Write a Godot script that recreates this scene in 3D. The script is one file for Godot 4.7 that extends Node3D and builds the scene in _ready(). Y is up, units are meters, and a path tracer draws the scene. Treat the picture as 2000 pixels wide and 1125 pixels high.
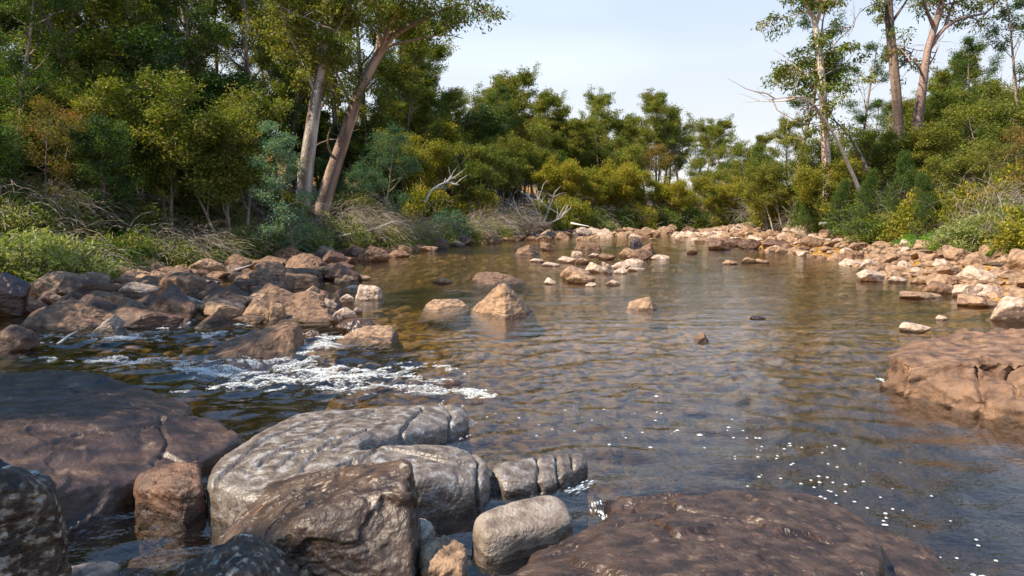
extends Node3D
# A shallow amber river over brown boulders, eucalypt forest on both banks.

var used := {}
var nz := FastNoiseLite.new()
var nz2 := FastNoiseLite.new()
var nzc := FastNoiseLite.new()
var M := {}
var ico_cache := {}
var anchors := []
var anchor_count := {}

class MB:
	var v := PackedVector3Array()
	var n := PackedVector3Array()
	var c := PackedColorArray()
	var i := PackedInt32Array()
	var flat := false
	func leaf(p: Vector3, a: Vector3, s: Vector3, col: Color) -> void:
		var k := v.size()
		v.push_back(p)
		var m := p + a * 0.45
		v.push_back(m + s)
		v.push_back(p + a)
		v.push_back(m - s)
		c.push_back(col); c.push_back(col); c.push_back(col); c.push_back(col)
		i.push_back(k); i.push_back(k + 1); i.push_back(k + 2)
		i.push_back(k); i.push_back(k + 2); i.push_back(k + 3)
	func tube(pts: Array, r: Array, sides: int, bark: Callable) -> void:
		var k := v.size()
		var m := pts.size()
		var x := Vector3.RIGHT
		for j in m:
			var t: Vector3 = (pts[mini(j + 1, m - 1)] - pts[maxi(j - 1, 0)]).normalized()
			x = (x - t * x.dot(t))
			if x.length() < 0.01:
				x = t.cross(Vector3(0.3, 0.2, 0.9))
			x = x.normalized()
			var y := t.cross(x)
			for q in sides:
				var a := TAU * q / sides
				var d := x * cos(a) + y * sin(a)
				var p: Vector3 = pts[j] + d * r[j]
				v.push_back(p); n.push_back(d); c.push_back(bark.call(p, a))
		for j in m - 1:
			for q in sides:
				var q2 := (q + 1) % sides
				var a := k + j * sides + q
				var b := k + j * sides + q2
				i.append_array(PackedInt32Array([a, a + sides, b, b, a + sides, b + sides]))
		var last := k + (m - 1) * sides
		for q in range(1, sides - 1):
			i.append_array(PackedInt32Array([last, last + q, last + q + 1]))
	func mesh() -> ArrayMesh:
		var A := []
		A.resize(Mesh.ARRAY_MAX)
		A[Mesh.ARRAY_VERTEX] = v
		if n.size() == v.size():
			A[Mesh.ARRAY_NORMAL] = n
		if c.size() == v.size():
			A[Mesh.ARRAY_COLOR] = c
		A[Mesh.ARRAY_INDEX] = i
		var m := ArrayMesh.new()
		if v.size():
			m.add_surface_from_arrays(Mesh.PRIMITIVE_TRIANGLES, A)
		return m
	func face_outward() -> void:
		# closed shapes: turn the faces round if they look inward
		var vol := 0.0
		for t in range(0, i.size(), 3):
			vol += v[i[t]].dot(v[i[t + 2]].cross(v[i[t + 1]]))
		if vol < 0.0:
			for t in range(0, i.size(), 3):
				var k := i[t + 1]
				i[t + 1] = i[t + 2]
				i[t + 2] = k
	func smooth_normals() -> void:
		n = PackedVector3Array()
		n.resize(v.size())
		for t in range(0, i.size(), 3):
			var a := i[t]; var b := i[t + 1]; var d := i[t + 2]
			var f := (v[d] - v[a]).cross(v[b] - v[a])
			n[a] += f; n[b] += f; n[d] += f
		for k in n.size():
			n[k] = n[k].normalized()

# ---------------------------------------------------------------- naming
func numbered(called: String) -> String:
	var k: int = used.get(called, 0)
	used[called] = k + 1
	return called if k == 0 else "%s_%03d" % [called, k]

func tag(o: Node, label: String, category: String, group := "", kind := "") -> void:
	if label: o.set_meta("label", label)
	if category: o.set_meta("category", category)
	if group: o.set_meta("group", group)
	if kind: o.set_meta("kind", kind)

func thing(called: String, at: Vector3, label: String, category: String, group := "") -> Node3D:
	var o := Node3D.new()
	o.name = numbered(called)
	add_child(o)
	o.position = at
	tag(o, label, category, group)
	return o

func part(called: String, m: Mesh, mat: Material, parent: Node) -> MeshInstance3D:
	var o := MeshInstance3D.new()
	o.name = called
	o.mesh = m
	o.material_override = mat
	parent.add_child(o, true)
	return o

func solo(called: String, m: Mesh, mat: Material, at: Vector3, label: String, category: String, group := "", kind := "") -> MeshInstance3D:
	var o := MeshInstance3D.new()
	o.name = numbered(called)
	o.mesh = m
	o.material_override = mat
	add_child(o)
	o.position = at
	tag(o, label, category, group, kind)
	return o

# ---------------------------------------------------------------- materials
func noise_tex(freq: float, seed_: int, stops: Array, oct := 5, size := 512, cell := false, normal := false) -> NoiseTexture2D:
	var f := FastNoiseLite.new()
	f.seed = seed_
	f.frequency = freq
	f.noise_type = FastNoiseLite.TYPE_CELLULAR if cell else FastNoiseLite.TYPE_SIMPLEX_SMOOTH
	f.fractal_octaves = oct
	f.fractal_gain = 0.55
	var t := NoiseTexture2D.new()
	t.width = size
	t.height = size
	t.seamless = true
	t.noise = f
	if normal:
		t.as_normal_map = true
		t.bump_strength = 6.0
	elif stops.size():
		var g := Gradient.new()
		g.offsets = PackedFloat32Array(stops.map(func(s): return s[0]))
		g.colors = PackedColorArray(stops.map(func(s): return s[1]))
		t.color_ramp = g
	return t

func lin(r: float, g: float, b: float) -> Color:
	return Color(r, g, b).linear_to_srgb()

func rock_mat(col: Color, tex: Texture2D, scale: float, bump: Texture2D, bump_cm: float, rough: float, detail: Texture2D = null, dscale := 1.0) -> StandardMaterial3D:
	var m := StandardMaterial3D.new()
	m.albedo_color = col
	m.vertex_color_use_as_albedo = true
	m.albedo_texture = tex
	m.uv1_triplanar = true
	m.uv1_world_triplanar = true
	m.uv1_scale = Vector3.ONE * scale
	m.roughness = rough
	m.heightmap_enabled = true
	m.heightmap_texture = bump
	m.heightmap_scale = bump_cm
	if detail:
		m.detail_enabled = true
		m.detail_albedo = detail
		m.detail_uv_layer = BaseMaterial3D.DETAIL_UV_2
		m.detail_blend_mode = BaseMaterial3D.BLEND_MODE_MIX
		m.uv2_triplanar = true
		m.uv2_world_triplanar = true
		m.uv2_scale = Vector3.ONE * dscale
	return m

func plant_mat(back: Color, rough := 0.6) -> StandardMaterial3D:
	var m := StandardMaterial3D.new()
	m.vertex_color_use_as_albedo = true
	m.roughness = rough
	m.backlight_enabled = true
	m.backlight = back
	m.cull_mode = BaseMaterial3D.CULL_DISABLED
	return m

func make_materials() -> void:
	var mott := noise_tex(0.006, 3, [[0.0, Color(0.4, 0.34, 0.3)], [0.32, Color(0.68, 0.62, 0.58)], [0.5, Color(0.86, 0.82, 0.78)], [0.7, Color(1, 0.97, 0.94)], [1.0, Color(1, 1, 1)]], 8, 1024)
	var mott2 := noise_tex(0.005, 8, [[0.0, Color(0.34, 0.27, 0.24)], [0.35, Color(0.62, 0.54, 0.5)], [0.5, Color(0.84, 0.77, 0.73)], [0.68, Color(1, 0.95, 0.9)], [1.0, Color(1, 1, 1)]], 8, 1024)
	var bump := noise_tex(0.008, 11, [], 8, 1024)
	var bump2 := noise_tex(0.03, 17, [], 6, 1024)
	var speck := noise_tex(0.06, 23, [[0.0, Color(0.1, 0.07, 0.055, 0.7)], [0.3, Color(0.1, 0.07, 0.055, 0.4)], [0.4, Color(0.2, 0.15, 0.1, 0.0)], [0.7, Color(0.6, 0.5, 0.42, 0.0)], [0.77, Color(0.7, 0.62, 0.55, 0.5)], [1.0, Color(0.75, 0.7, 0.66, 0.8)]], 4, 1024)
	var lichen := noise_tex(0.009, 31, [[0.0, Color(0.05, 0.04, 0.035, 0.9)], [0.3, Color(0.06, 0.045, 0.035, 0.7)], [0.4, Color(0.1, 0.07, 0.05, 0.0)], [0.61, Color(0.5, 0.4, 0.3, 0.0)], [0.66, Color(0.6, 0.46, 0.33, 0.65)], [0.72, Color(0.68, 0.64, 0.58, 0.85)], [1.0, Color(0.8, 0.82, 0.8, 0.95)]], 8, 1024)
	var stain := noise_tex(0.005, 35, [[0.0, Color(0.08, 0.055, 0.045, 0.8)], [0.33, Color(0.1, 0.07, 0.05, 0.45)], [0.45, Color(0.2, 0.14, 0.1, 0.0)], [0.66, Color(0.45, 0.34, 0.25, 0.0)], [0.78, Color(0.52, 0.42, 0.33, 0.22)], [1.0, Color(0.62, 0.54, 0.46, 0.6)]], 9, 1024)
	var frost := noise_tex(0.006, 41, [[0.0, Color(0.16, 0.12, 0.1, 0.7)], [0.34, Color(0.24, 0.18, 0.15, 0.4)], [0.45, Color(0.4, 0.33, 0.28, 0.0)], [0.58, Color(0.6, 0.6, 0.6, 0.0)], [0.72, Color(0.7, 0.7, 0.71, 0.35)], [1.0, Color(0.78, 0.78, 0.79, 0.6)]], 9, 1024)
	var lichen_few := noise_tex(0.008, 37, [[0.0, Color(0.06, 0.045, 0.035, 0.85)], [0.3, Color(0.08, 0.06, 0.045, 0.5)], [0.42, Color(0.1, 0.07, 0.05, 0.0)], [0.67, Color(0.4, 0.28, 0.2, 0.0)], [0.72, Color(0.5, 0.38, 0.28, 0.6)], [0.78, Color(0.66, 0.6, 0.53, 0.85)], [1.0, Color(0.75, 0.74, 0.7, 0.9)]], 9, 1024)
	M.r0 = rock_mat(lin(0.15, 0.078, 0.043), mott2, 0.9, bump, 4.0, 0.6, speck, 1.7)
	M.r1 = rock_mat(lin(0.24, 0.14, 0.078), mott, 0.9, bump, 4.0, 0.7, stain, 1.3)
	M.r2 = rock_mat(lin(0.4, 0.265, 0.165), mott, 1.0, bump, 3.5, 0.75, stain, 1.1)
	M.r3 = rock_mat(lin(0.62, 0.485, 0.39), mott, 1.2, bump, 3.0, 0.7, speck, 1.6)
	M.r4 = rock_mat(lin(0.36, 0.29, 0.25), mott, 1.1, bump, 3.0, 0.6, speck, 1.8)
	M.r5 = rock_mat(lin(0.085, 0.045, 0.026), mott2, 0.9, bump, 3.0, 0.25, speck, 1.6)
	M.slab = rock_mat(lin(0.066, 0.04, 0.03), mott2, 0.7, bump2, 0.7, 0.45, stain, 0.8)
	M.grey = rock_mat(lin(0.205, 0.175, 0.152), mott, 1.3, bump2, 0.8, 0.36, frost, 1.5)
	M.block = rock_mat(lin(0.33, 0.285, 0.245), mott, 1.2, bump2, 0.8, 0.55, speck, 2.6)
	M.wedge = rock_mat(lin(0.085, 0.055, 0.036), mott2, 0.9, bump, 2.6, 0.5, lichen_few, 1.0)
	M.lichen = rock_mat(lin(0.055, 0.038, 0.027), mott2, 1.0, bump, 2.6, 0.6, lichen, 1.8)
	M.front = rock_mat(lin(0.07, 0.044, 0.032), mott2, 1.0, bump, 2.6, 0.42, stain, 1.6)
	M.ledge = rock_mat(lin(0.23, 0.135, 0.08), mott, 0.7, bump, 3.0, 0.7, stain, 0.8)
	M.bed = rock_mat(lin(0.6, 0.34, 0.075), noise_tex(0.012, 51, [[0.0, Color(0.25, 0.2, 0.16)], [0.4, Color(0.5, 0.44, 0.34)], [0.55, Color(0.85, 0.8, 0.6)], [1.0, Color(1, 1, 0.85)]], 7, 1024), 0.45, bump, 6.0, 0.9)
	M.bed_stone = rock_mat(lin(0.6, 0.36, 0.11), mott, 0.9, bump, 4.0, 0.8, stain, 1.0)
	M.ground = rock_mat(lin(0.1, 0.07, 0.04), mott2, 0.35, bump, 8.0, 0.95, speck, 0.8)
	var w := StandardMaterial3D.new()
	w.transparency = BaseMaterial3D.TRANSPARENCY_ALPHA
	w.albedo_color = Color(lin(0.05, 0.035, 0.015), 0.02)
	w.roughness = 0.02
	w.metallic_specular = 0.5
	w.uv1_triplanar = true
	w.uv1_world_triplanar = true
	w.uv1_scale = Vector3(0.5, 0.5, 1.0)
	w.heightmap_enabled = true
	w.heightmap_texture = noise_tex(0.02, 61, [], 3, 1024)
	w.heightmap_scale = 0.25
	M.water = w
	var fm := StandardMaterial3D.new()
	fm.albedo_color = Color(lin(0.68, 0.7, 0.71), 0.65)
	fm.transparency = BaseMaterial3D.TRANSPARENCY_ALPHA
	fm.cull_mode = BaseMaterial3D.CULL_DISABLED
	fm.roughness = 0.5
	M.foam = fm
	M.leaf = plant_mat(Color(0.85, 0.9, 0.45), 0.65)
	M.leaf.metallic_specular = 0.3
	M.dry = plant_mat(Color(0.35, 0.3, 0.25), 0.8)
	var b := StandardMaterial3D.new()
	b.vertex_color_use_as_albedo = true
	b.roughness = 0.85
	b.uv1_triplanar = true
	b.uv1_world_triplanar = true
	b.uv1_scale = Vector3(3.0, 0.5, 3.0)
	b.heightmap_enabled = true
	b.heightmap_texture = bump
	b.heightmap_scale = 6.0
	M.bark = b

# ---------------------------------------------------------------- land
func interp(t: Array, d: float) -> float:
	if d <= t[0][0]:
		return t[0][1]
	for k in range(1, t.size()):
		if d <= t[k][0]:
			return lerpf(t[k - 1][1], t[k][1], (d - t[k - 1][0]) / (t[k][0] - t[k - 1][0]))
	return t[-1][1]

const EDGE_L := [[-20.0, -9.0], [0.0, -9.0], [8.0, -10.5], [15.5, -11.6], [21.0, -10.0], [26.7, -7.2], [34.7, -2.6], [42.0, 1.9], [55.0, 9.0], [70.0, 20.0], [95.0, 42.0]]
const EDGE_R := [[-20.0, 11.0], [0.0, 11.0], [10.0, 11.5], [17.0, 11.6], [22.6, 11.8], [36.7, 12.9], [50.0, 17.5], [60.0, 23.0], [70.0, 31.0], [95.0, 54.0]]
const WATER_L := [[-20.0, -7.5], [5.0, -8.5], [12.0, -10.0], [19.0, -9.6], [26.0, -6.3], [35.0, -1.6], [42.0, 3.2], [55.0, 10.8], [70.0, 22.0], [95.0, 44.0]]
const WATER_R := [[-20.0, 7.5], [5.0, 7.4], [10.0, 8.0], [15.0, 9.0], [20.0, 10.2], [33.0, 9.6], [47.0, 12.5], [60.0, 20.0], [70.0, 28.0], [95.0, 51.0]]

func land(x: float, z: float) -> float:
	var d := -z
	var el := interp(EDGE_L, d)
	var er := interp(EDGE_R, d)
	var rough := nz.get_noise_2d(x * 0.6, z * 0.6)
	if x < el or x > er:
		var s := el - x if x < el else x - er
		return 0.5 + 0.11 * minf(s, 14.0) + 0.16 * maxf(s - 14.0, 0.0) + rough * minf(0.35, 0.05 + s * 0.1)
	var wl := interp(WATER_L, d)
	var wr := interp(WATER_R, d)
	if x < wl:
		return 0.5 * (wl - x) / maxf(wl - el, 0.1) + rough * 0.05
	if x > wr:
		return 0.5 * (x - wr) / maxf(er - wr, 0.1) + rough * 0.05
	var s2 := minf(x - wl, wr - x)
	var deep := lerpf(0.75, 0.3, smoothstep(6.0, 10.0, d)) if d < 10.0 else lerpf(0.3, 0.16, smoothstep(10.0, 30.0, d))
	deep += 1.3 * smoothstep(0.3, 2.4, x) * (1.0 - smoothstep(5.0, 8.0, d))
	return -minf(deep, s2 * 0.45) + rough * 0.09

func grid(x0: float, x1: float, z0: float, z1: float, st: float, height: Callable, b: MB) -> void:
	var nx := int(ceil((x1 - x0) / st)) + 1
	var nzz := int(ceil((z1 - z0) / st)) + 1
	var k := b.v.size()
	for j in nzz:
		var z := lerpf(z0, z1, float(j) / (nzz - 1))
		for q in nx:
			var x := lerpf(x0, x1, float(q) / (nx - 1))
			b.v.push_back(Vector3(x, height.call(x, z), z))
	for j in nzz - 1:
		for q in nx - 1:
			var a := k + j * nx + q
			b.i.append_array(PackedInt32Array([a, a + 1, a + nx, a + 1, a + nx + 1, a + nx]))

func build_land() -> void:
	var b := MB.new()
	grid(-26.0, 30.0, -80.0, 6.0, 0.4, land, b)
	b.smooth_normals()
	var bed := solo("riverbed_and_banks", b.mesh(), M.bed, Vector3.ZERO, "", "", "", "structure")
	bed.name = "terrain"
	bed.material_override = M.bed
	var f := MB.new()
	var lower := func(x: float, z: float) -> float:
		var inside := x > -25.5 and x < 29.5 and z > -79.5 and z < 5.5
		return land(x, z) - (1.2 if inside else 0.02)
	grid(-260.0, 260.0, -330.0, 60.0, 4.0, lower, f)
	f.smooth_normals()
	solo("hills", f.mesh(), M.ground, Vector3.ZERO, "", "", "", "structure")
	# dark leaf litter over the forest floor on both banks
	for side in 2:
		var g := MB.new()
		var nx := 40
		for j in 130:
			var z := 5.5 - 85.0 * j / 129.0
			var e := interp(EDGE_L if side == 0 else EDGE_R, -z)
			for q in nx:
				var s := 22.0 * pow(float(q) / (nx - 1), 1.6) - 0.9
				var x := e - s if side == 0 else e + s
				g.v.push_back(Vector3(x, land(x, z) + 0.03 + 0.02 * nz2.get_noise_2d(x * 3.0, z * 3.0), z))
		for j in 129:
			for q in nx - 1:
				var a := j * nx + q
				g.i.append_array(PackedInt32Array([a, a + 1, a + nx, a + 1, a + nx + 1, a + nx]))
		g.smooth_normals()
		solo("bank_ground", g.mesh(), M.ground, Vector3.ZERO, "", "", "", "structure")

# ---------------------------------------------------------------- water
const RAPIDS := [[-3.1, -6.7, 1.5, 0.6], [-1.9, -6.4, 1.3, 0.9], [-2.4, -7.6, 0.7, 0.8], [-1.0, -6.0, 0.8, 0.6], [-4.6, -8.2, 2.0, 1.0], [-5.5, -12.0, 3.0, 2.0]]

func water_height(x: float, z: float) -> float:
	var d := -z
	var chop := 0.0
	for r in RAPIDS:
		var e := Vector2((x - r[0]) / r[2], (z - r[1]) / r[3]).length_squared()
		chop += exp(-e)
	chop = minf(chop, 1.3)
	var calm := smoothstep(0.2, 3.6, x) * (1.0 - smoothstep(4.2, 6.5, d))
	var lively := lerpf(1.0, 0.25, calm)
	lively *= lerpf(1.0, 0.42, smoothstep(6.5, 13.0, d)) * (0.7 + 0.6 * nz2.get_noise_2d(x * 7.0, z * 7.0))
	var h := nz.get_noise_2d(x * 13.0, z * 58.0) * 0.014 * lively
	h += nz2.get_noise_2d(x * 40.0 + z * 16.0, z * 120.0) * 0.009 * lively
	h += nz.get_noise_2d(x * 9.0 + 40.0, z * 18.0 + x * 6.0) * 0.025 * lively
	var near := (1.0 - smoothstep(6.0, 11.0, d)) * lerpf(1.0, 0.35, calm)
	h += near * (nz2.get_noise_2d(x * 55.0 + z * 30.0 + 30.0 * nz.get_noise_2d(x * 8.0, z * 8.0), z * 85.0 - x * 20.0) * 0.022)
	if chop > 0.02:
		h += chop * (nz.get_noise_2d(x * 40.0, z * 75.0) * 0.05 + nz2.get_noise_2d(x * 90.0, z * 160.0) * 0.028)
	return h

func build_water() -> void:
	var b := MB.new()
	grid(-9.0, 9.0, -10.5, 2.0, 0.045, water_height, b)
	var k0 := b.v.size()
	grid(-15.0, -9.0, -10.5, 2.0, 0.2, water_height, b)
	grid(9.0, 15.0, -10.5, 2.0, 0.2, water_height, b)
	grid(-15.0, 15.0, -26.0, -10.5, 0.09, water_height, b)
	grid(-26.0, 40.0, -82.0, -26.0, 0.3, water_height, b)
	b.smooth_normals()
	var w := solo("river_water", b.mesh(), M.water, Vector3.ZERO, "", "", "", "structure")
	w.name = "water"
	var fv := FogVolume.new()
	fv.name = "stained_water"
	fv.shape = RenderingServer.FOG_VOLUME_SHAPE_BOX
	fv.size = Vector3(40, 3.0, 86)
	fv.position = Vector3(5, -1.53, -38)
	var fgm := FogMaterial.new()
	fgm.albedo = lin(0.028, 0.014, 0.003)
	fgm.density = 0.6
	fv.material = fgm
	fv.set_meta("kind", "structure")
	add_child(fv)
	# white water of the rapids and painted sun glints, torn into streaks
	var f := MB.new()
	var rng0 := RandomNumberGenerator.new()
	rng0.seed = 3
	var zones := [[-2.95, -6.62, 0.75, 0.2, 0.1], [-1.75, -6.35, 0.95, 0.33, -0.12], [-2.25, -6.75, 0.55, 0.2, 0.3], [-2.25, -7.85, 0.24, 0.62, 0.15], [-0.85, -5.95, 0.5, 0.16, -0.1], [-0.35, -5.72, 0.16, 0.12, 0.2], [-4.2, -7.05, 1.0, 0.16, 0.05], [-4.9, -8.3, 1.1, 0.2, 0.0], [-3.3, -8.5, 0.8, 0.16, 0.0]]
	for zn in zones:
		var weak: float = 0.2 if zn[0] < -4.0 or zn[1] < -8.2 else 0.0  # sparse zones on the left water: sun glints drawn as white flakes
		for q in int(zn[2] * zn[3] * 150000.0):
			var u := rng0.randf_range(-1.4, 1.4)
			var t := rng0.randf_range(-1.4, 1.4)
			var lx: float = u * zn[2]
			var lz: float = t * zn[3]
			var x: float = zn[0] + lx * cos(zn[4]) - lz * sin(zn[4])
			var z: float = zn[1] + lx * sin(zn[4]) + lz * cos(zn[4])
			var m := exp(-1.6 * (u * u + t * t))
			var e := nz2.get_noise_2d(x * 60.0 + 9.0, z * 150.0 + x * 60.0) * 0.75 + nz.get_noise_2d(x * 200.0, z * 420.0) * 0.5
			var over := e + m * 0.8 - weak - 0.4
			if over > rng0.randf() * 0.12:
				var ang: float = zn[4] + 0.5 * nz.get_noise_2d(x * 50.0, z * 50.0) + rng0.randfn() * 0.25
				var al := Vector3(cos(ang), 0, sin(ang)) * rng0.randf_range(0.008, 0.035)
				var up := 0.004 + 0.035 * minf(over, 0.6) * rng0.randf()
				var c := Vector3(x, water_height(x, z) + up, z)
				al.y = water_height(x + al.x, z + al.z) - water_height(x, z) + rng0.randfn() * 0.006
				f.leaf(c, al, Vector3(-sin(ang), rng0.randfn() * 0.5, cos(ang)) * rng0.randf_range(0.0012, 0.004), Color.WHITE)
		for q in int(zn[2] * 60.0 * (1.0 - weak * 3.0)):
			# thrown drops
			var x: float = zn[0] + rng0.randfn() * zn[2] * 0.5
			var z: float = zn[1] + rng0.randfn() * zn[3] * 0.5
			var c := Vector3(x, water_height(x, z) + absf(rng0.randfn()) * 0.03 + 0.01, z)
			f.leaf(c, Vector3(0.006, 0.004, 0.0), Vector3(0.0, 0.003, 0.002), Color.WHITE)
	# white lines where the current breaks along the feet of rocks
	for line in [[Vector3(3.403, 0, -6.19), Vector3(3.469, 0, -5.937), Vector3(3.59, 0, -5.547), Vector3(3.671, 0, -5.286), Vector3(3.825, 0, -4.997)], [Vector3(-5.394, 0, -9.338), Vector3(-4.799, 0, -9.013), Vector3(-4.456, 0, -9.013), Vector3(-4.52, 0, -9.596)], [Vector3(-3.834, 0, -9.255), Vector3(-3.394, 0, -9.013)], [Vector3(0.458, 0, -3.605), Vector3(0.479, 0, -3.385), Vector3(0.506, 0, -3.206)], [Vector3(-0.284, 0, -4.899), Vector3(-0.338, 0, -4.585)], [Vector3(0.304, 0, -3.693), Vector3(0.462, 0, -3.816)]]:
		for q in line.size() - 1:
			var a: Vector3 = line[q]
			var d: Vector3 = line[q + 1] - a
			for z in int(d.length() * 420.0):
				var p := a + d * rng0.randf() + Vector3(rng0.randfn(), 0, rng0.randfn()) * 0.016
				if nz2.get_noise_2d(p.x * 90.0, p.z * 90.0) < -0.12:
					continue
				p.y = water_height(p.x, p.z) + 0.004 + rng0.randf() * 0.012
				f.leaf(p, d.normalized() * rng0.randf_range(0.015, 0.05), Vector3(-d.z, rng0.randfn() * 0.3, d.x).normalized() * rng0.randf_range(0.002, 0.006), Color.WHITE)
	solo("foam_and_painted_glints", f.mesh(), M.foam, Vector3.ZERO, "white foam over the small rapids and painted sun glints to their left", "foam", "", "stuff")
	var fl := MB.new()
	var rng := RandomNumberGenerator.new()
	rng.seed = 77
	for q in 150:
		# carried along a few slow current lines
		var lane := q % 5
		var t := rng.randf()
		var z := -lerpf([5.4, 4.9, 4.2, 3.7, 5.6][lane], [3.4, 2.9, 2.6, 2.5, 4.6][lane], t) + rng.randfn() * 0.2
		var x: float = lerpf([0.7, 1.4, 1.9, 2.2, -0.35][lane], [2.2, 2.4, 2.0, 1.8, 0.6][lane], t) + 0.25 * sin(t * 5.0 + lane) + rng.randfn() * 0.22
		var r := rng.randf_range(0.004, 0.011) * (1.8 if rng.randf() < 0.12 else 1.0)
		var k := fl.v.size()
		var y := water_height(x, z) + 0.004
		fl.v.push_back(Vector3(x, y + r * 0.6, z))
		for s in 9:
			var a := TAU * s / 9
			fl.v.push_back(Vector3(x + cos(a) * r * rng.randf_range(0.8, 1.5), y, z + sin(a) * r * rng.randf_range(0.7, 1.1)))
		for s in 9:
			fl.i.append_array(PackedInt32Array([k, k + 1 + s, k + 1 + (s + 1) % 9]))
	fl.smooth_normals()
	solo("foam_flecks", fl.mesh(), M.foam, Vector3.ZERO, "scattered white foam flecks floating on the dark blue foreground water", "foam", "", "stuff")

# ---------------------------------------------------------------- rocks
func ico(sub: int) -> Array:
	if ico_cache.has(sub):
		return ico_cache[sub]
	var p := PackedVector3Array()
	var f := PackedInt32Array()
	if sub == 0:
		var g := (1.0 + sqrt(5.0)) / 2.0
		for a in [[-1, g, 0], [1, g, 0], [-1, -g, 0], [1, -g, 0], [0, -1, g], [0, 1, g], [0, -1, -g], [0, 1, -g], [g, 0, -1], [g, 0, 1], [-g, 0, -1], [-g, 0, 1]]:
			p.push_back(Vector3(a[0], a[1], a[2]).normalized())
		f = PackedInt32Array([0, 11, 5, 0, 5, 1, 0, 1, 7, 0, 7, 10, 0, 10, 11, 1, 5, 9, 5, 11, 4, 11, 10, 2, 10, 7, 6, 7, 1, 8, 3, 9, 4, 3, 4, 2, 3, 2, 6, 3, 6, 8, 3, 8, 9, 4, 9, 5, 2, 4, 11, 6, 2, 10, 8, 6, 7, 9, 8, 1])
	else:
		var low: Array = ico(sub - 1)
		p = low[0].duplicate()
		var mid := {}
		var lf: PackedInt32Array = low[1]
		for t in range(0, lf.size(), 3):
			var m := []
			for e in 3:
				var a := lf[t + e]
				var b := lf[t + (e + 1) % 3]
				var key := mini(a, b) * 1000003 + maxi(a, b)
				if not mid.has(key):
					mid[key] = p.size()
					p.push_back((p[a] + p[b]).normalized())
				m.append(mid[key])
			f.append_array(PackedInt32Array([lf[t], m[0], m[2], lf[t + 1], m[1], m[0], lf[t + 2], m[2], m[1], m[0], m[1], m[2]]))
	ico_cache[sub] = [p, f]
	return ico_cache[sub]

func chips(p: Vector3) -> float:
	# plates that have split off along slanting beds: steps with broken edges
	var w := p + Vector3(nz.get_noise_3dv(p * 20.0), nz.get_noise_3dv(p * 20.0 + Vector3.ONE * 50.0), nz2.get_noise_3dv(p * 20.0)) * 0.5
	var q := Vector3(w.x + w.y * 0.4, w.y * 2.2 - w.x * 0.7, w.z)
	return nzc.get_noise_3dv(q * 1.6) + 0.5 * nzc.get_noise_3dv(q * 4.1 + Vector3.ONE * 9.0)

func wet(p: Vector3) -> Color:
	# rock soaked by the lapping water, with a ragged upper edge
	var top := 0.035 + 0.05 * nz.get_noise_3dv(p * 45.0) + 0.03 * nz2.get_noise_3dv(p * 160.0)
	return Color(0.4, 0.38, 0.36) if p.y < top else Color.WHITE

func shaped(planes: Array, sub: int, p: float, size: Vector3, amp: float, seed_: int, fine := 0.0, chip := 0.022) -> MB:
	# a stone bounded by planes (unit normals, distances), its edges rounded by the exponent p
	var b := MB.new()
	var g: Array = ico(sub)
	b.i = g[1]
	var off := Vector3(seed_ * 7.3, seed_ * 3.1, seed_ * 5.7)
	for d: Vector3 in g[0]:
		var s := 0.0
		for pl in planes:
			var q: float = pl[0].dot(d)
			if q > 0.0:
				s += pow(q / pl[1], p)
		var r := pow(maxf(s, 1e-6), -1.0 / p)
		var at := d * r * size
		var e := nz.get_noise_3dv((d * r * 45.0 + off)) * amp + nz2.get_noise_3dv(d * r * 130.0 + off) * amp * 0.4
		at += d * e * size.length() * 0.58
		at += d * chips(d * r * 1.3 + off) * chip * size.length() * 0.58
		if fine > 0.0:
			at += d * fine * nz.get_noise_3dv(at * 400.0 + off)
		b.v.push_back(at)
	b.face_outward()
	b.smooth_normals()
	return b

func random_planes(seed_: int, count: int, lo: float, flat_top := false) -> Array:
	var rng := RandomNumberGenerator.new()
	rng.seed = seed_
	var out := []
	for k in count:
		var y := 1.0 - 2.0 * (k + 0.5) / count
		var a := k * 2.399963 + rng.randf() * 0.9
		var d := Vector3(sqrt(1 - y * y) * cos(a), y + rng.randf_range(-0.25, 0.25), sqrt(1 - y * y) * sin(a)).normalized()
		out.append([d, rng.randf_range(lo, 1.0)])
	if flat_top:
		out.append([Vector3(rng.randf_range(-0.2, 0.2), 1, rng.randf_range(-0.2, 0.2)).normalized(), 0.55])
	return out

func hull_planes(pts: Array) -> Array:
	var out := []
	var m := pts.size()
	for a in m:
		for b in range(a + 1, m):
			for c in range(b + 1, m):
				var nn: Vector3 = (pts[b] - pts[a]).cross(pts[c] - pts[a])
				if nn.length() < 1e-7:
					continue
				nn = nn.normalized()
				var hi := -1e9
				var lo := 1e9
				for q in m:
					var s: float = nn.dot(pts[q] - pts[a])
					hi = maxf(hi, s)
					lo = minf(lo, s)
				if lo < -1e-4 and hi > 1e-4:
					continue
				if hi > 1e-4:
					nn = -nn
				var dd: float = nn.dot(pts[a])
				var fresh := true
				for o in out:
					if o[0].dot(nn) > 0.9985 and absf(o[1] - dd) < 0.02:
						fresh = false
						break
				if fresh:
					out.append([nn, dd])
	return out

func dropped(top: Array, flare: float, floor_y: float) -> Array:
	var c := Vector3.ZERO
	for p in top:
		c += p
	c /= top.size()
	var all := top.duplicate()
	for p in top:
		var o: Vector3 = (p - c) * Vector3(1, 0, 1)
		all.append(Vector3(p.x, floor_y, p.z) + o.normalized() * flare)
	return all

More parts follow.
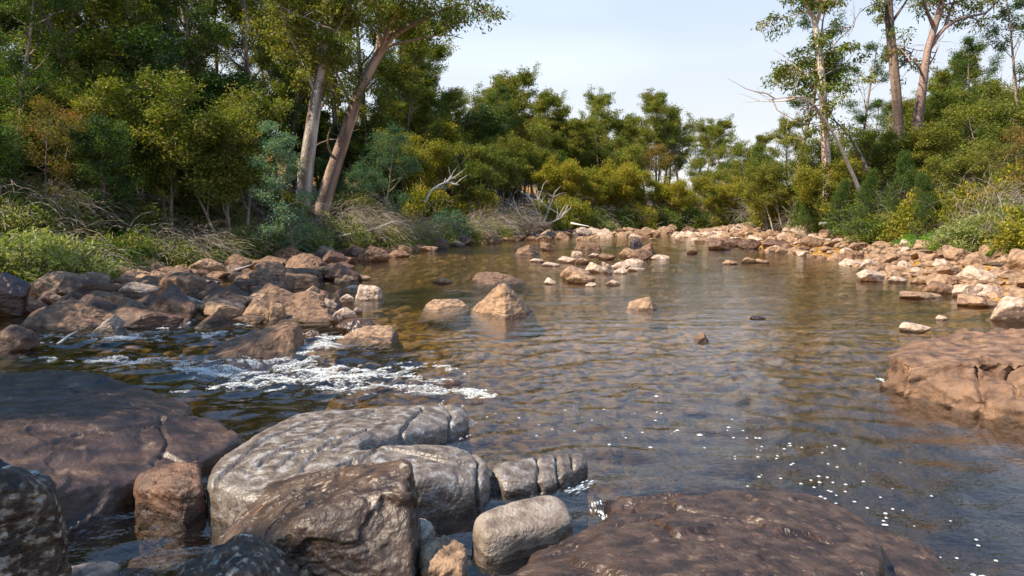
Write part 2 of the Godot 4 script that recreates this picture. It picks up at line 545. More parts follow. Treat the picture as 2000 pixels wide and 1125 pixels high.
func hull_rock(called: String, pts: Array, sub: int, p: float, amp: float, seed_: int, mat: Material, label: String, fine := 0.0, chip := 0.026) -> MeshInstance3D:
	var lo := Vector3.ONE * 1e9
	var hi := -lo
	for q in pts:
		lo = lo.min(q)
		hi = hi.max(q)
	var c := (lo + hi) / 2.0
	var s := (hi - lo) / 2.0
	var unit := pts.map(func(q): return (q - c) / s)
	var b := shaped(hull_planes(unit), sub, p, s, amp, seed_, fine, chip)
	for q in b.v:
		b.c.push_back(wet(q + c))
	return solo(called, b.mesh(), mat, c, label, "rock")

func smax(a: float, b: float, k: float) -> float:
	var h := maxf(k - absf(a - b), 0.0) / k
	return maxf(a, b) + h * h * k * 0.25

func bedrock(lobes: Array, cell: float, edge: float, blend: float, amp: float, cracks: Array, crack_w: float, crack_d: float, chip: float) -> MB:
	# several hulls melted into one mass, meshed as surface nets, then creased along its cracks
	var L := []
	var lo := Vector3.ONE * 1e9
	var hi := -lo
	for pts in lobes:
		var a := Vector3.ONE * 1e9
		var z := -a
		for q in pts:
			a = a.min(q)
			z = z.max(q)
		L.append([hull_planes(pts), a - Vector3.ONE * 0.2, z + Vector3.ONE * 0.2])
		lo = lo.min(a)
		hi = hi.max(z)
	lo -= Vector3.ONE * cell * 4
	hi += Vector3.ONE * cell * 4
	var nx := int((hi.x - lo.x) / cell) + 2
	var ny := int((hi.y - lo.y) / cell) + 2
	var nk := int((hi.z - lo.z) / cell) + 2
	var F := PackedFloat32Array()
	F.resize(nx * ny * nk)
	var at := 0
	for k in nk:
		for j in ny:
			for i in nx:
				var p := lo + Vector3(i, j, k) * cell
				var best := 0.2
				for l in L:
					var a: Vector3 = l[1]
					var z: Vector3 = l[2]
					if p.x < a.x or p.y < a.y or p.z < a.z or p.x > z.x or p.y > z.y or p.z > z.z:
						continue
					var s := -1.0
					for pl in l[0]:
						var e: float = pl[0].dot(p) - pl[1]
						if e > 0.25:
							s = e
							break
						s = smax(s, e, edge)
					best = -smax(-best, -s, blend)
				F[at] = best
				at += 1
	var b := MB.new()
	var id := PackedInt32Array()
	id.resize(nx * ny * nk)
	id.fill(-1)
	var step := [1, nx, nx * ny]
	for k in nk - 1:
		for j in ny - 1:
			for i in nx - 1:
				var o := i + j * nx + k * nx * ny
				var any := false
				var all := true
				for q in 8:
					var s := F[o + (q & 1) + (nx if q & 2 else 0) + (nx * ny if q & 4 else 0)] < 0.0
					any = any or s
					all = all and s
				if not any or all:
					continue
				var sum := Vector3.ZERO
				var cnt := 0
				for q in 8:
					var fa := F[o + (q & 1) + (nx if q & 2 else 0) + (nx * ny if q & 4 else 0)]
					for ax in 3:
						if q & (1 << ax):
							continue
						var q2 := q | (1 << ax)
						var fb := F[o + (q2 & 1) + (nx if q2 & 2 else 0) + (nx * ny if q2 & 4 else 0)]
						if (fa < 0.0) != (fb < 0.0):
							var t := fa / (fa - fb)
							var pa := Vector3(q & 1, (q >> 1) & 1, (q >> 2) & 1)
							pa[ax] = t
							sum += pa
							cnt += 1
				id[o] = b.v.size()
				b.v.push_back(lo + (Vector3(i, j, k) + sum / cnt) * cell)
	for k in range(1, nk - 1):
		for j in range(1, ny - 1):
			for i in range(1, nx - 1):
				var o := i + j * nx + k * nx * ny
				for ax in 3:
					var a := F[o] < 0.0
					if a == (F[o + step[ax]] < 0.0):
						continue
					var u: int = step[(ax + 1) % 3]
					var w: int = step[(ax + 2) % 3]
					var q := [id[o], id[o - u], id[o - u - w], id[o - w]]
					if q.min() < 0:
						continue
					if a:
						b.i.append_array(PackedInt32Array([q[0], q[2], q[1], q[0], q[3], q[2]]))
					else:
						b.i.append_array(PackedInt32Array([q[0], q[1], q[2], q[0], q[2], q[3]]))
	# halve the faces
	var mid := {}
	var f2 := PackedInt32Array()
	var old := b.i
	for t in range(0, old.size(), 3):
		var m := []
		for e in 3:
			var a := old[t + e]
			var c := old[t + (e + 1) % 3]
			var key := mini(a, c) * 10000019 + maxi(a, c)
			if not mid.has(key):
				mid[key] = b.v.size()
				b.v.push_back((b.v[a] + b.v[c]) * 0.5)
			m.append(mid[key])
		f2.append_array(PackedInt32Array([old[t], m[0], m[2], old[t + 1], m[1], m[0], old[t + 2], m[2], m[1], m[0], m[1], m[2]]))
	b.i = f2
	b.face_outward()
	b.smooth_normals()
	var segs := []
	for line in cracks:
		for q in line.size() - 1:
			segs.append([Vector2(line[q].x, line[q].z), Vector2(line[q + 1].x, line[q + 1].z)])
	for q in b.v.size():
		var p := b.v[q]
		var e := nz.get_noise_3dv(p * 22.0) * amp + nz2.get_noise_3dv(p * 90.0) * amp * 0.35
		if segs.size() and p.y > -0.1:
			var wob := Vector2(p.x + 0.05 * nz.get_noise_3dv(p * 60.0), p.z + 0.05 * nz2.get_noise_3dv(p * 60.0))
			var dm := 1e9
			for s in segs:
				var ab: Vector2 = s[1] - s[0]
				var t := clampf((wob - s[0]).dot(ab) / ab.length_squared(), 0.0, 1.0)
				dm = minf(dm, wob.distance_squared_to(s[0] + ab * t))
			e -= crack_d * exp(-dm / (crack_w * crack_w))
		e += chips(p * 1.5) * chip
		b.v[q] = p + b.n[q] * e
		b.c.push_back(wet(b.v[q]))
	b.smooth_normals()
	return b

const SIZE_WORD := ["small", "middling", "large"]
const COLOR_WORD := ["dark brown", "brown", "tan", "pale", "grey", "wet black"]
const SHAPE_WORD := ["angular", "rounded", "flat-topped", "wedge-shaped", "blocky", "low rounded"]
const ORDER := ["nearest", "second", "third", "fourth", "fifth", "sixth", "seventh", "eighth", "ninth", "tenth", "eleventh", "twelfth", "thirteenth", "fourteenth", "fifteenth", "sixteenth", "seventeenth", "eighteenth"]

var kinds := []
var own_wet := []
func make_rock_kinds() -> void:
	# six shapes, three stones of each
	for s in 6:
		var row := []
		for q in 3:
			var sd := 100 + s * 10 + q
			var b: MB
			match s:
				0: b = shaped(random_planes(sd, 8, 0.55), 4, 34.0, Vector3.ONE, 0.06, sd)
				1: b = shaped(random_planes(sd, 11, 0.68), 4, 12.0, Vector3.ONE, 0.05, sd)
				2: b = shaped(random_planes(sd, 8, 0.65, true), 4, 22.0, Vector3.ONE, 0.06, sd)
				3: b = shaped([[Vector3(-0.55, 0.75, 0.3 + q * 0.1).normalized(), 0.55], [Vector3(0.8, 0.5 - q * 0.1, 0.3).normalized(), 0.62], [Vector3(0.1, 0.3, 0.95).normalized(), 0.78], [Vector3(0, 0.4, -0.9).normalized(), 0.7], [Vector3(-0.95, 0.1, -0.2).normalized(), 0.95], [Vector3.DOWN, 0.9]], 4, 24.0, Vector3.ONE, 0.06, sd)
				4: b = shaped([[Vector3(0.1, 1, 0.15 * q).normalized(), 0.72], [Vector3(1, 0.15, 0.1).normalized(), 0.85], [Vector3(-1, 0.25, 0.1 * q).normalized(), 0.85], [Vector3(0.1, 0.2, 1).normalized(), 0.8], [Vector3(0, 0.1, -1), 0.85], [Vector3.DOWN, 0.9], [Vector3(0.6, 0.7, 0.5 - 0.4 * q).normalized(), 0.85]], 4, 18.0, Vector3.ONE, 0.06, sd)
				5: b = shaped(random_planes(sd, 11, 0.7), 4, 9.0, Vector3.ONE, 0.05, sd)
			# keep the widest extents at one, whatever the planes cut away
			var ex := Vector3.ZERO
			for p in b.v:
				ex = ex.max(p.abs())
			for k in b.v.size():
				b.v[k] /= ex
			b.smooth_normals()
			row.append(b.mesh())
		kinds.append(row)

func put_rock(r: Array, y0: float, called := "river_rock", label := "", group := "") -> void:
	# r: x, z, width, height above y0, depth, shape, colour, turn
	var seed_ := int(absf(r[0] * 131.0 + r[1] * 71.0)) 
	var sunk: float = 0.35 if r[3] > 0.25 * r[2] else 0.6
	var sy: float = r[3] / (2.0 - sunk * 1.0)
	sy = maxf(r[3] * 0.8, r[2] * 0.24)
	if called == "river_rock":
		r = r.duplicate()
		r[2] *= 1.16
		r[3] *= 1.12
		r[4] *= 1.1
	var o := solo(called, kinds[r[5]][seed_ % 3], M["r%d" % r[6]], Vector3(r[0], y0 + r[3] - sy, r[1]), label, "rock", group)
	if called == "river_rock":
		own_wet.append(o)
	o.basis = Basis(Vector3.UP, r[7]) * Basis.from_scale(Vector3(r[2] * 0.5 / maxf(absf(cos(r[7])) + 0.0, 0.85), sy, r[4] * 0.5))

func zone_label(zone: String, x: float, d: float, w: float, col: int, shape: int) -> String:
	var what := "%s %s %s stone" % [SIZE_WORD[0 if w < 0.42 else (1 if w < 0.65 else 2)], COLOR_WORD[col], SHAPE_WORD[shape]]
	if zone == "left rock field":
		var across := "left end" if x / d < -0.52 else ("middle" if x / d < -0.34 else "right end")
		return "%s in the left rock field, %s, %s" % [what, across, "front row" if d < 12.0 else ("middle rows" if d < 16.0 else "back rows")]
	if zone == "far stone bar":
		return "%s, far stone bar, %s" % [what, "its left part" if x / d < 0.12 else ("its middle" if x / d < 0.22 else "its right part")]
	var e := (x - interp(EDGE_L, d)) if zone == "left bank" else (interp(EDGE_R, d) - x)
	var row := "close under the bushes" if e < 0.7 else ("by the water" if e > 1.6 else "midway to the water")
	var near := "nearest stretch" if d < 14.0 else ("middle stretch" if d < 22.0 else ("far stretch" if d < 30.0 else "farthest stretch"))
	return "%s, %s, %s, %s" % [what, zone, near, row]

func anchor_label(r: Array) -> String:
	var best := 0
	var bd := 1e9
	for k in anchors.size():
		var e := Vector2(r[0] - anchors[k][1], (r[1] - anchors[k][2]) * 0.8).length()
		if e < bd:
			bd = e
			best = k
	var dx: float = r[0] - anchors[best][1]
	var dz: float = r[1] - anchors[best][2]
	var rel := ("to the left of" if dx < 0 else "to the right of") if absf(dx) > absf(dz) * 0.7 else ("behind" if dz < 0 else "in front of")
	var key: String = rel + anchors[best][0]
	var k: int = anchor_count.get(key, 0)
	anchor_count[key] = k + 1
	var size := 0 if r[2] < 0.45 else (1 if r[2] < 0.9 else 2)
	var where := "beside it" if k == 0 else ""
	return "%s %s %s rock, %s rock %s %s" % [SIZE_WORD[size], COLOR_WORD[r[6]], SHAPE_WORD[r[5]], ORDER[mini(k, 17)], rel, anchors[best][0]]

func build_foreground() -> void:
	# dark slab at the left edge
	var s1 := dropped([Vector3(-5.383, 0.2, -5.569), Vector3(-4.32, 0.24, -5.638), Vector3(-3.557, 0.2, -5.729), Vector3(-2.435, 0.13, -5.055), Vector3(-2.314, 0.1, -4.768), Vector3(-2.451, 0.24, -3.709), Vector3(-3.332, 0.3, -3.396)], 0.12, -0.5)
	var s2 := dropped([Vector3(-3.792, 0.3, -3.886), Vector3(-2.829, 0.3, -3.886), Vector3(-2.426, 0.22, -4.488), Vector3(-2.073, 0.13, -4.708), Vector3(-1.772, 0.1, -4.379), Vector3(-1.87, 0.12, -3.908), Vector3(-2.099, 0.16, -3.537), Vector3(-2.108, 0.06, -3.47), Vector3(-2.283, 0.08, -3.363), Vector3(-2.576, 0.2, -3.097), Vector3(-2.844, 0.3, -2.876)], 0.1, -0.5)
	var cr := [[Vector3(-3.278, 0.2, -4.235), Vector3(-2.954, 0.2, -4.34), Vector3(-2.746, 0.2, -4.75), Vector3(-2.391, 0.2, -4.625)], [Vector3(-2.65, 0.2, -3.619), Vector3(-2.634, 0.2, -3.993), Vector3(-2.355, 0.2, -4.287), Vector3(-2.248, 0.2, -4.625)], [Vector3(-2.372, 0.2, -4.45), Vector3(-2.123, 0.2, -4.087), Vector3(-2.068, 0.2, -3.904)], [Vector3(-3.862, 0.2, -5.019), Vector3(-3.455, 0.2, -5.165), Vector3(-2.974, 0.2, -5.019)], [Vector3(-1.867, 0.15, -3.87), Vector3(-2.059, 0.15, -3.955), Vector3(-2.065, 0.15, -3.788)]]
	solo("bedrock_slab", bedrock([s1, s2], 0.034, 0.05, 0.07, 0.03, cr, 0.011, 0.03, 0.011).mesh(), M.slab, Vector3.ZERO, "dark brown bedrock slab sloping into the river at the lower left", "rock")
	# grey water-worn ridge
	var g1 := dropped([Vector3(-1.607, 0.2, -3.405), Vector3(-1.68, 0.22, -3.659), Vector3(-1.557, 0.2, -4.53), Vector3(-1.291, 0.16, -4.782), Vector3(-0.893, 0.22, -4.278), Vector3(-0.839, 0.28, -3.6), Vector3(-1.086, 0.24, -3.151), Vector3(-1.314, 0.16, -3.157)], 0.06, -0.5)
	var g2 := dropped([Vector3(-1.568, 0.16, -4.612), Vector3(-1.277, 0.18, -4.728), Vector3(-0.46, 0.16, -4.979), Vector3(-0.311, 0.14, -4.913), Vector3(-0.285, 0.1, -4.732), Vector3(-0.386, 0.09, -4.535), Vector3(-0.77, 0.16, -4.325), Vector3(-0.933, 0.24, -3.879)], 0.03, -0.5)
	var g3 := dropped([Vector3(-0.889, 0.27, -3.692), Vector3(-0.732, 0.28, -3.853), Vector3(-0.304, 0.22, -3.918), Vector3(-0.134, 0.2, -3.818), Vector3(-0.092, 0.15, -3.671), Vector3(-0.124, 0.12, -3.53), Vector3(-0.49, 0.24, -3.341), Vector3(-0.711, 0.25, -3.251)], 0.03, -0.5)
	var g4 := dropped([Vector3(-0.136, 0.14, -3.88), Vector3(0.156, 0.15, -4.025), Vector3(0.384, 0.13, -4.118), Vector3(0.479, 0.1, -4.109), Vector3(0.462, 0.07, -3.955), Vector3(0.248, 0.08, -3.734), Vector3(-0.042, 0.09, -3.601)], 0.03, -0.5)
	var gc := [[Vector3(-1.522, 0.22, -3.39), Vector3(-1.466, 0.22, -3.936), Vector3(-1.304, 0.22, -4.442), Vector3(-1.105, 0.22, -4.62)], [Vector3(-1.373, 0.25, -3.527), Vector3(-1.222, 0.25, -3.941), Vector3(-1.1, 0.2, -4.45), Vector3(-0.976, 0.2, -4.687)], [Vector3(-1.251, 0.25, -3.49), Vector3(-1.173, 0.25, -3.682), Vector3(-1.019, 0.25, -3.748), Vector3(-0.958, 0.25, -3.987), Vector3(-0.896, 0.25, -4.134)], [Vector3(-1.093, 0.25, -3.418), Vector3(-1.088, 0.25, -3.682), Vector3(-1.054, 0.25, -3.941)], [Vector3(-0.538, 0.15, -4.986), Vector3(-0.431, 0.15, -4.728), Vector3(-0.39, 0.1, -4.379)], [Vector3(-0.628, 0.15, -4.79), Vector3(-0.687, 0.15, -4.44), Vector3(-0.697, 0.2, -4.087)], [Vector3(-0.289, 0.2, -3.922), Vector3(-0.189, 0.2, -3.736), Vector3(-0.168, 0, -3.446)], [Vector3(-0.702, 0.25, -3.765), Vector3(-0.429, 0.25, -3.682), Vector3(-0.199, 0.2, -3.657)], [Vector3(0.144, 0.12, -4.109), Vector3(0.15, 0.1, -3.685), Vector3(0.169, 0.05, -3.592)], [Vector3(0.272, 0.12, -4.127), Vector3(0.257, 0.05, -3.733)], [Vector3(-0.094, 0.2, -3.777), Vector3(-0.079, 0.12, -3.635), Vector3(-0.091, 0, -3.639)], [Vector3(0.37, 0.12, -4.146), Vector3(0.364, 0.05, -3.885)], [Vector3(-0.828, 0.27, -3.549), Vector3(-0.762, 0.27, -3.776), Vector3(-0.574, 0.27, -3.692), Vector3(-0.365, 0.22, -3.605)]]
	solo("bedrock_ridge", bedrock([g1, g2, g3, g4], 0.024, 0.06, 0.06, 0.014, gc, 0.009, 0.034, 0.005).mesh(), M.grey, Vector3.ZERO, "grey water-worn bedrock ridge with fluted lobes reaching into the pool", "rock")
	hull_rock("brown_block", dropped([Vector3(-2.106, 0.12, -3.635), Vector3(-2.01, 0.18, -3.686), Vector3(-1.757, 0.2, -3.688), Vector3(-1.594, 0.18, -3.386), Vector3(-1.686, 0.17, -3.314), Vector3(-2.016, 0.1, -3.489)], 0.03, -0.4), 5, 16.0, 0.02, 4, M.r0, "brown bedrock block wedged between dark slab and grey ridge", 0.004)
	hull_rock("wedge_boulder", [Vector3(-0.46, 0.45, -3.05), Vector3(-0.446, 0.393, -2.85), Vector3(-1.185, 0.201, -3.45), Vector3(-1.239, 0.216, -3.3), Vector3(-1.35, 0.083, -3), Vector3(-0.865, 0.3, -2.75), Vector3(-0.39, 0.067, -2.6), Vector3(-0.455, -0.097, -3.1), Vector3(-1.237, 0.008, -2.7), Vector3(-1.479, -0.175, -3.1), Vector3(-0.44, -0.3, -2.55), Vector3(-0.44, -0.3, -3.3), Vector3(-1.4, -0.3, -2.7), Vector3(-1.5, -0.3, -3.5)], 6, 50.0, 0.012, 9, M.wedge, "big dark angular wedge boulder with sharp upright edge in front of ridge", 0.006)
	hull_rock("lichen_boulder", dropped([Vector3(-1.048, 0.37, -2.55), Vector3(-1.186, 0.298, -2.5), Vector3(-1.355, 0.194, -2.5), Vector3(-0.935, 0.259, -2.6), Vector3(-0.815, 0.189, -2.5), Vector3(-0.95, 0.322, -2.3), Vector3(-1.194, 0.205, -2.3)], 0.1, -0.35), 5, 16.0, 0.03, 12, M.lichen, "dark boulder spotted with pale lichen at the bottom edge", 0.006)
	hull_rock("shadowed_boulder", dropped([Vector3(-1.938, 0.815, -2.15), Vector3(-1.642, 0.786, -2.2), Vector3(-1.514, 0.713, -2.2), Vector3(-1.466, 0.625, -2.1), Vector3(-1.505, 0.765, -2.05), Vector3(-1.716, 0.873, -1.9)], 0.04, -0.4), 5, 20.0, 0.03, 15, M.lichen, "blackened lichen-mottled boulder cut by the left edge of the picture", 0.006)
	hull_rock("rounded_block", dropped([Vector3(-0.2, 0.17, -3.107), Vector3(0, 0.2, -3.232), Vector3(0.223, 0.19, -3.356), Vector3(0.312, 0.16, -3.263), Vector3(0.292, 0.14, -3.089), Vector3(-0.126, 0.16, -2.895)], 0.015, -0.15), 5, 6.0, 0.012, 18, M.block, "grey rounded oblong block lying between wedge boulder and front slab", 0.003, 0.004)
	hull_rock("tan_boulder", dropped([Vector3(-0.424, 0.12, -2.903), Vector3(-0.315, 0.14, -2.96), Vector3(-0.2, 0.12, -2.87), Vector3(-0.205, 0.1, -2.719), Vector3(-0.375, 0.1, -2.699)], 0.02, -0.2), 5, 11.0, 0.02, 21, M.r2, "tan blocky stone beside the wedge boulder, left of rounded grey block", 0.004)
	hull_rock("pale_stone", dropped([Vector3(-0.501, 0.06, -3.287), Vector3(-0.424, 0.07, -3.272), Vector3(-0.372, 0.06, -3.192), Vector3(-0.393, 0.04, -3.11), Vector3(-0.469, 0.05, -3.065)], 0.03, -0.2), 4, 8.0, 0.02, 22, M.r3, "small pale stone tucked between wedge boulder and grey ridge")
	hull_rock("grey_slab_stone", dropped([Vector3(-1.984, 0.05, -2.81), Vector3(-1.73, 0.08, -2.855), Vector3(-1.685, 0.06, -2.813), Vector3(-1.643, 0.06, -2.575), Vector3(-1.849, 0.06, -2.575)], 0.03, -0.3), 4, 12.0, 0.02, 24, M.r4, "flat grey stone at the rim of the dark pool")
	hull_rock("sunken_stone", dropped([Vector3(-1.833, -0.05, -3.085), Vector3(-1.566, -0.05, -3.169), Vector3(-1.517, -0.05, -3.037), Vector3(-1.743, -0.05, -2.924)], 0.05, -0.3), 4, 8.0, 0.02, 25, M.r0, "brown stone lying just under the water of the dark pool")
	hull_rock("blue_grey_stone", dropped([Vector3(-1.754, 0.04, -2.815), Vector3(-1.572, 0.05, -2.831), Vector3(-1.526, 0.03, -2.782), Vector3(-1.602, 0.04, -2.646)], 0.03, -0.3), 4, 14.0, 0.02, 26, M.r5, "small blackish stone beside the flat grey stone")
	# front slab, lower right
	var f1 := dropped([Vector3(0.773, 0.1, -3.463), Vector3(1.086, 0.13, -3.472), Vector3(1.618, 0.13, -3.445), Vector3(1.705, 0.14, -3.144), Vector3(1.559, 0.22, -2.685), Vector3(1.195, 0.32, -2.14), Vector3(0.579, 0.4, -1.801), Vector3(0, 0.38, -1.831), Vector3(-0.086, 0.25, -2.392), Vector3(0.204, 0.22, -2.58), Vector3(0.44, 0.17, -2.782), Vector3(0.556, 0.14, -3.144)], 0.06, -0.5)
	var f2 := dropped([Vector3(0.465, 0.07, -3.532), Vector3(0.782, 0.1, -3.443), Vector3(0.739, 0.12, -3.132), Vector3(0.547, 0.1, -3.016), Vector3(0.477, 0.05, -3.28)], 0.02, -0.5)
	var f3 := dropped([Vector3(1.692, 0.06, -3.259), Vector3(1.854, 0.07, -3.182), Vector3(1.938, 0.06, -2.879), Vector3(1.886, 0.05, -2.629), Vector3(1.33, 0.1, -2.373), Vector3(1.261, 0.15, -2.649)], 0.06, -0.5)
	var f4 := dropped([Vector3(0.056, 0.13, -2.823), Vector3(0.135, 0.14, -2.859), Vector3(0.441, 0.16, -2.792), Vector3(0.36, 0.2, -2.519), Vector3(0.02, 0.18, -2.555)], 0.02, -0.4)
	var fc := [[Vector3(0.772, 0.12, -3.397), Vector3(0.796, 0.15, -3.068), Vector3(0.69, 0.15, -2.915), Vector3(0.548, 0.15, -2.891)], [Vector3(0.453, 0.15, -2.867), Vector3(0.64, 0.17, -2.899), Vector3(0.689, 0.2, -2.638)], [Vector3(0.802, 0.14, -3.089), Vector3(0.968, 0.17, -2.924), Vector3(1.164, 0.2, -2.838)], [Vector3(0.596, 0.1, -3.38), Vector3(0.635, 0.1, -3.23), Vector3(0.571, 0.1, -3.016)]]
	solo("broad_slab", bedrock([f1, f2, f3, f4], 0.028, 0.045, 0.035, 0.022, fc, 0.011, 0.03, 0.010).mesh(), M.front, Vector3.ZERO, "broad dark brown slab with lichen-streaked edge at the bottom", "rock")
	# ledge at the right edge
	var r1 := dropped([Vector3(3.248, 0.1, -5.911), Vector3(3.435, 0.24, -5.827), Vector3(3.994, 0.3, -5.803), Vector3(4.833, 0.34, -5.258), Vector3(4.143, 0.16, -4.107), Vector3(3.722, 0.14, -4.823), Vector3(3.643, 0.12, -5.382)], 0.03, -0.4)
	var r2 := dropped([Vector3(3.495, 0.24, -6.222), Vector3(3.931, 0.34, -6.53), Vector3(4.402, 0.38, -6.727), Vector3(6.198, 0.44, -6.262), Vector3(4.983, 0.42, -5.005), Vector3(3.607, 0.34, -5.547), Vector3(3.305, 0.3, -5.645)], 0.02, -0.4)
	var rc := [[Vector3(3.305, 0.3, -5.684), Vector3(3.724, 0.34, -5.664), Vector3(3.929, 0.34, -5.345), Vector3(4.502, 0.34, -5.345)], [Vector3(3.944, 0.3, -5.57), Vector3(3.739, 0.2, -5.319), Vector3(3.602, 0.1, -5.089)], [Vector3(4.073, 0.3, -5.424), Vector3(3.786, 0.1, -4.955)], [Vector3(4.192, 0.4, -6.478), Vector3(4.365, 0.4, -6.025), Vector3(5.172, 0.4, -6.169)]]
	solo("rock_ledge", bedrock([r1, r2], 0.04, 0.035, 0.025, 0.035, rc, 0.016, 0.06, 0.022).mesh(), M.ledge, Vector3.ZERO, "brown layered rock ledge jutting into the river at the right edge", "rock")

func build_rocks() -> void:
	make_rock_kinds()
	# the boulders that stand out, each with its own outline
	hull_rock("pyramid_boulder", [Vector3(-0.114, 0.508, -10.05), Vector3(-0.218, 0.434, -10.3), Vector3(-0.657, 0, -10.57), Vector3(-0.264, -0.02, -9.946), Vector3(0.335, 0, -10.517), Vector3(0.248, 0, -10.901), Vector3(-0.1, -0.3, -9.6), Vector3(-0.65, -0.3, -10.2), Vector3(0.45, -0.3, -10.0), Vector3(0.1, -0.3, -11.0), Vector3(-0.5, -0.2, -10.9)], 5, 40.0, 0.02, 33, M.r2, "tan pyramid-shaped boulder standing alone in the middle of the pool", 0.008, 0.009)
	hull_rock("slanted_boulder", [Vector3(-2.473, 0.271, -7.9), Vector3(-2.457, 0.251, -7.6), Vector3(-2.674, 0.266, -8), Vector3(-3.422, -0.029, -7.4), Vector3(-3.369, 0.056, -7.75), Vector3(-3.164, 0, -6.948), Vector3(-2.374, 0, -7.399), Vector3(-2.3, -0.3, -7.1), Vector3(-3.3, -0.3, -6.9), Vector3(-2.4, -0.3, -8.0), Vector3(-3.4, -0.3, -7.6)], 5, 24.0, 0.03, 35, M.r1, "long brown slab tilted up to the right beside the white rapids", 0.01, 0.014)
	hull_rock("orange_boulder", [Vector3(-1.939, 0.117, -8.5), Vector3(-1.536, 0.126, -8.6), Vector3(-1.424, 0.049, -8.2), Vector3(-2.074, 0.025, -8), Vector3(-2.036, 0, -7.732), Vector3(-1.44, 0, -8.034), Vector3(-2.1, -0.3, -7.8), Vector3(-1.4, -0.3, -8.0), Vector3(-1.4, -0.3, -8.9), Vector3(-2.1, -0.3, -8.7)], 5, 16.0, 0.04, 36, M.r2, "orange-tan low boulder at the right side of the rapids", 0.01)
	hull_rock("ribbed_boulder", [Vector3(-6.494, 0.075, -8.9), Vector3(-6.489, 0.195, -9.1), Vector3(-6.29, 0.344, -9.5), Vector3(-6.175, 0.316, -9.6), Vector3(-5.683, 0.074, -9.5), Vector3(-6.595, 0, -9.013), Vector3(-5.706, 0, -8.822), Vector3(-5.572, 0, -9.338), Vector3(-6.6, -0.3, -8.9), Vector3(-5.4, -0.3, -8.8), Vector3(-5.3, -0.3, -10.2), Vector3(-6.6, -0.3, -10.0)], 5, 22.0, 0.05, 37, M.r1, "large brown ridged boulder standing in the dark water at left", 0.012)
	hull_rock("twin_faced_boulder", [Vector3(-4.911, 0.215, -9.9), Vector3(-5.025, 0.192, -9.9), Vector3(-5.375, 0.103, -9.6), Vector3(-5.421, 0, -9.422), Vector3(-4.568, 0, -9.173), Vector3(-4.618, 0, -9.777), Vector3(-5.5, -0.3, -9.4), Vector3(-4.7, -0.3, -9.1), Vector3(-4.4, -0.3, -10.0), Vector3(-5.0, -0.3, -10.6)], 5, 30.0, 0.025, 38, M.r2, "sandy pyramid boulder with one lit face and foam along its foot", 0.01, 0.014)
	hull_rock("tilted_boulder", [Vector3(-5.994, 0.256, -10.4), Vector3(-5.675, 0.27, -10), Vector3(-5.557, 0.074, -10.4), Vector3(-5.83, 0, -9.869), Vector3(-5.332, 0, -9.509), Vector3(-5.464, 0, -10.258), Vector3(-6.0, -0.3, -9.8), Vector3(-5.2, -0.3, -9.7), Vector3(-5.2, -0.3, -10.7), Vector3(-6.0, -0.3, -10.8)], 5, 24.0, 0.03, 39, M.r1, "brown tilted boulder just behind the sandy foam-footed pyramid", 0.01, 0.014)
	hull_rock("rough_boulder", [Vector3(-5.265, 0.46, -14), Vector3(-4.893, 0.457, -14.3), Vector3(-4.555, 0.304, -14.2), Vector3(-4.851, 0.195, -13.4), Vector3(-5.463, 0, -14.133), Vector3(-4.674, 0, -13.16), Vector3(-4.361, 0, -13.585), Vector3(-5.2, -0.3, -13.0), Vector3(-4.2, -0.3, -13.2), Vector3(-4.4, -0.3, -14.8), Vector3(-5.6, -0.3, -14.7), Vector3(-5.34, 0.3, -13.9)], 5, 18.0, 0.09, 40, M.r1, "rough orange-brown boulder with a hollow shaded front, tallest in the left rock field", 0.02)
	hull_rock("strata_boulder", [Vector3(-3.229, 0.275, -10.9), Vector3(-3.409, 0.238, -11), Vector3(-2.709, 0.009, -10.2), Vector3(-2.892, 0.044, -10.6), Vector3(-3.593, 0.049, -10.3), Vector3(-3.652, 0.125, -10.6), Vector3(-3.287, 0, -9.509), Vector3(-2.514, 0, -9.509), Vector3(-3.7, -0.3, -9.7), Vector3(-2.6, -0.3, -9.8), Vector3(-2.7, -0.3, -11.2), Vector3(-3.9, -0.3, -11.2)], 5, 28.0, 0.05, 41, M.r1, "blocky brown boulder of stacked tilted layers near the rapids", 0.015)
	hull_rock("long_boulder", [Vector3(-0.882, 0.141, -15), Vector3(-0.696, 0.172, -15.4), Vector3(-0.294, 0.13, -15.6), Vector3(0.321, -0.04, -15.2), Vector3(-0.877, 0, -14.522), Vector3(-0.424, 0, -14.038), Vector3(0.329, 0, -14.522), Vector3(-0.9, -0.2, -14.4), Vector3(0.3, -0.2, -14.6), Vector3(0.3, -0.2, -16.0), Vector3(-0.9, -0.2, -16.0)], 5, 12.0, 0.03, 42, M.r1, "long low brown boulder tapering right, just behind the pool's pyramid", 0.01)
	hull_rock("flat_boulder", [Vector3(-1.29, 0.128, -11), Vector3(-0.932, 0.119, -11.2), Vector3(-0.671, 0.031, -10.8), Vector3(-1.395, 0.046, -10.7), Vector3(-1.393, 0, -10.678), Vector3(-0.747, 0, -10.36), Vector3(-0.648, 0, -10.678), Vector3(-1.5, -0.2, -10.4), Vector3(-0.7, -0.2, -10.4), Vector3(-0.7, -0.2, -11.5), Vector3(-1.4, -0.2, -11.5)], 5, 14.0, 0.03, 43, M.r2, "low tan boulder immediately left of the pool's pyramid", 0.01)
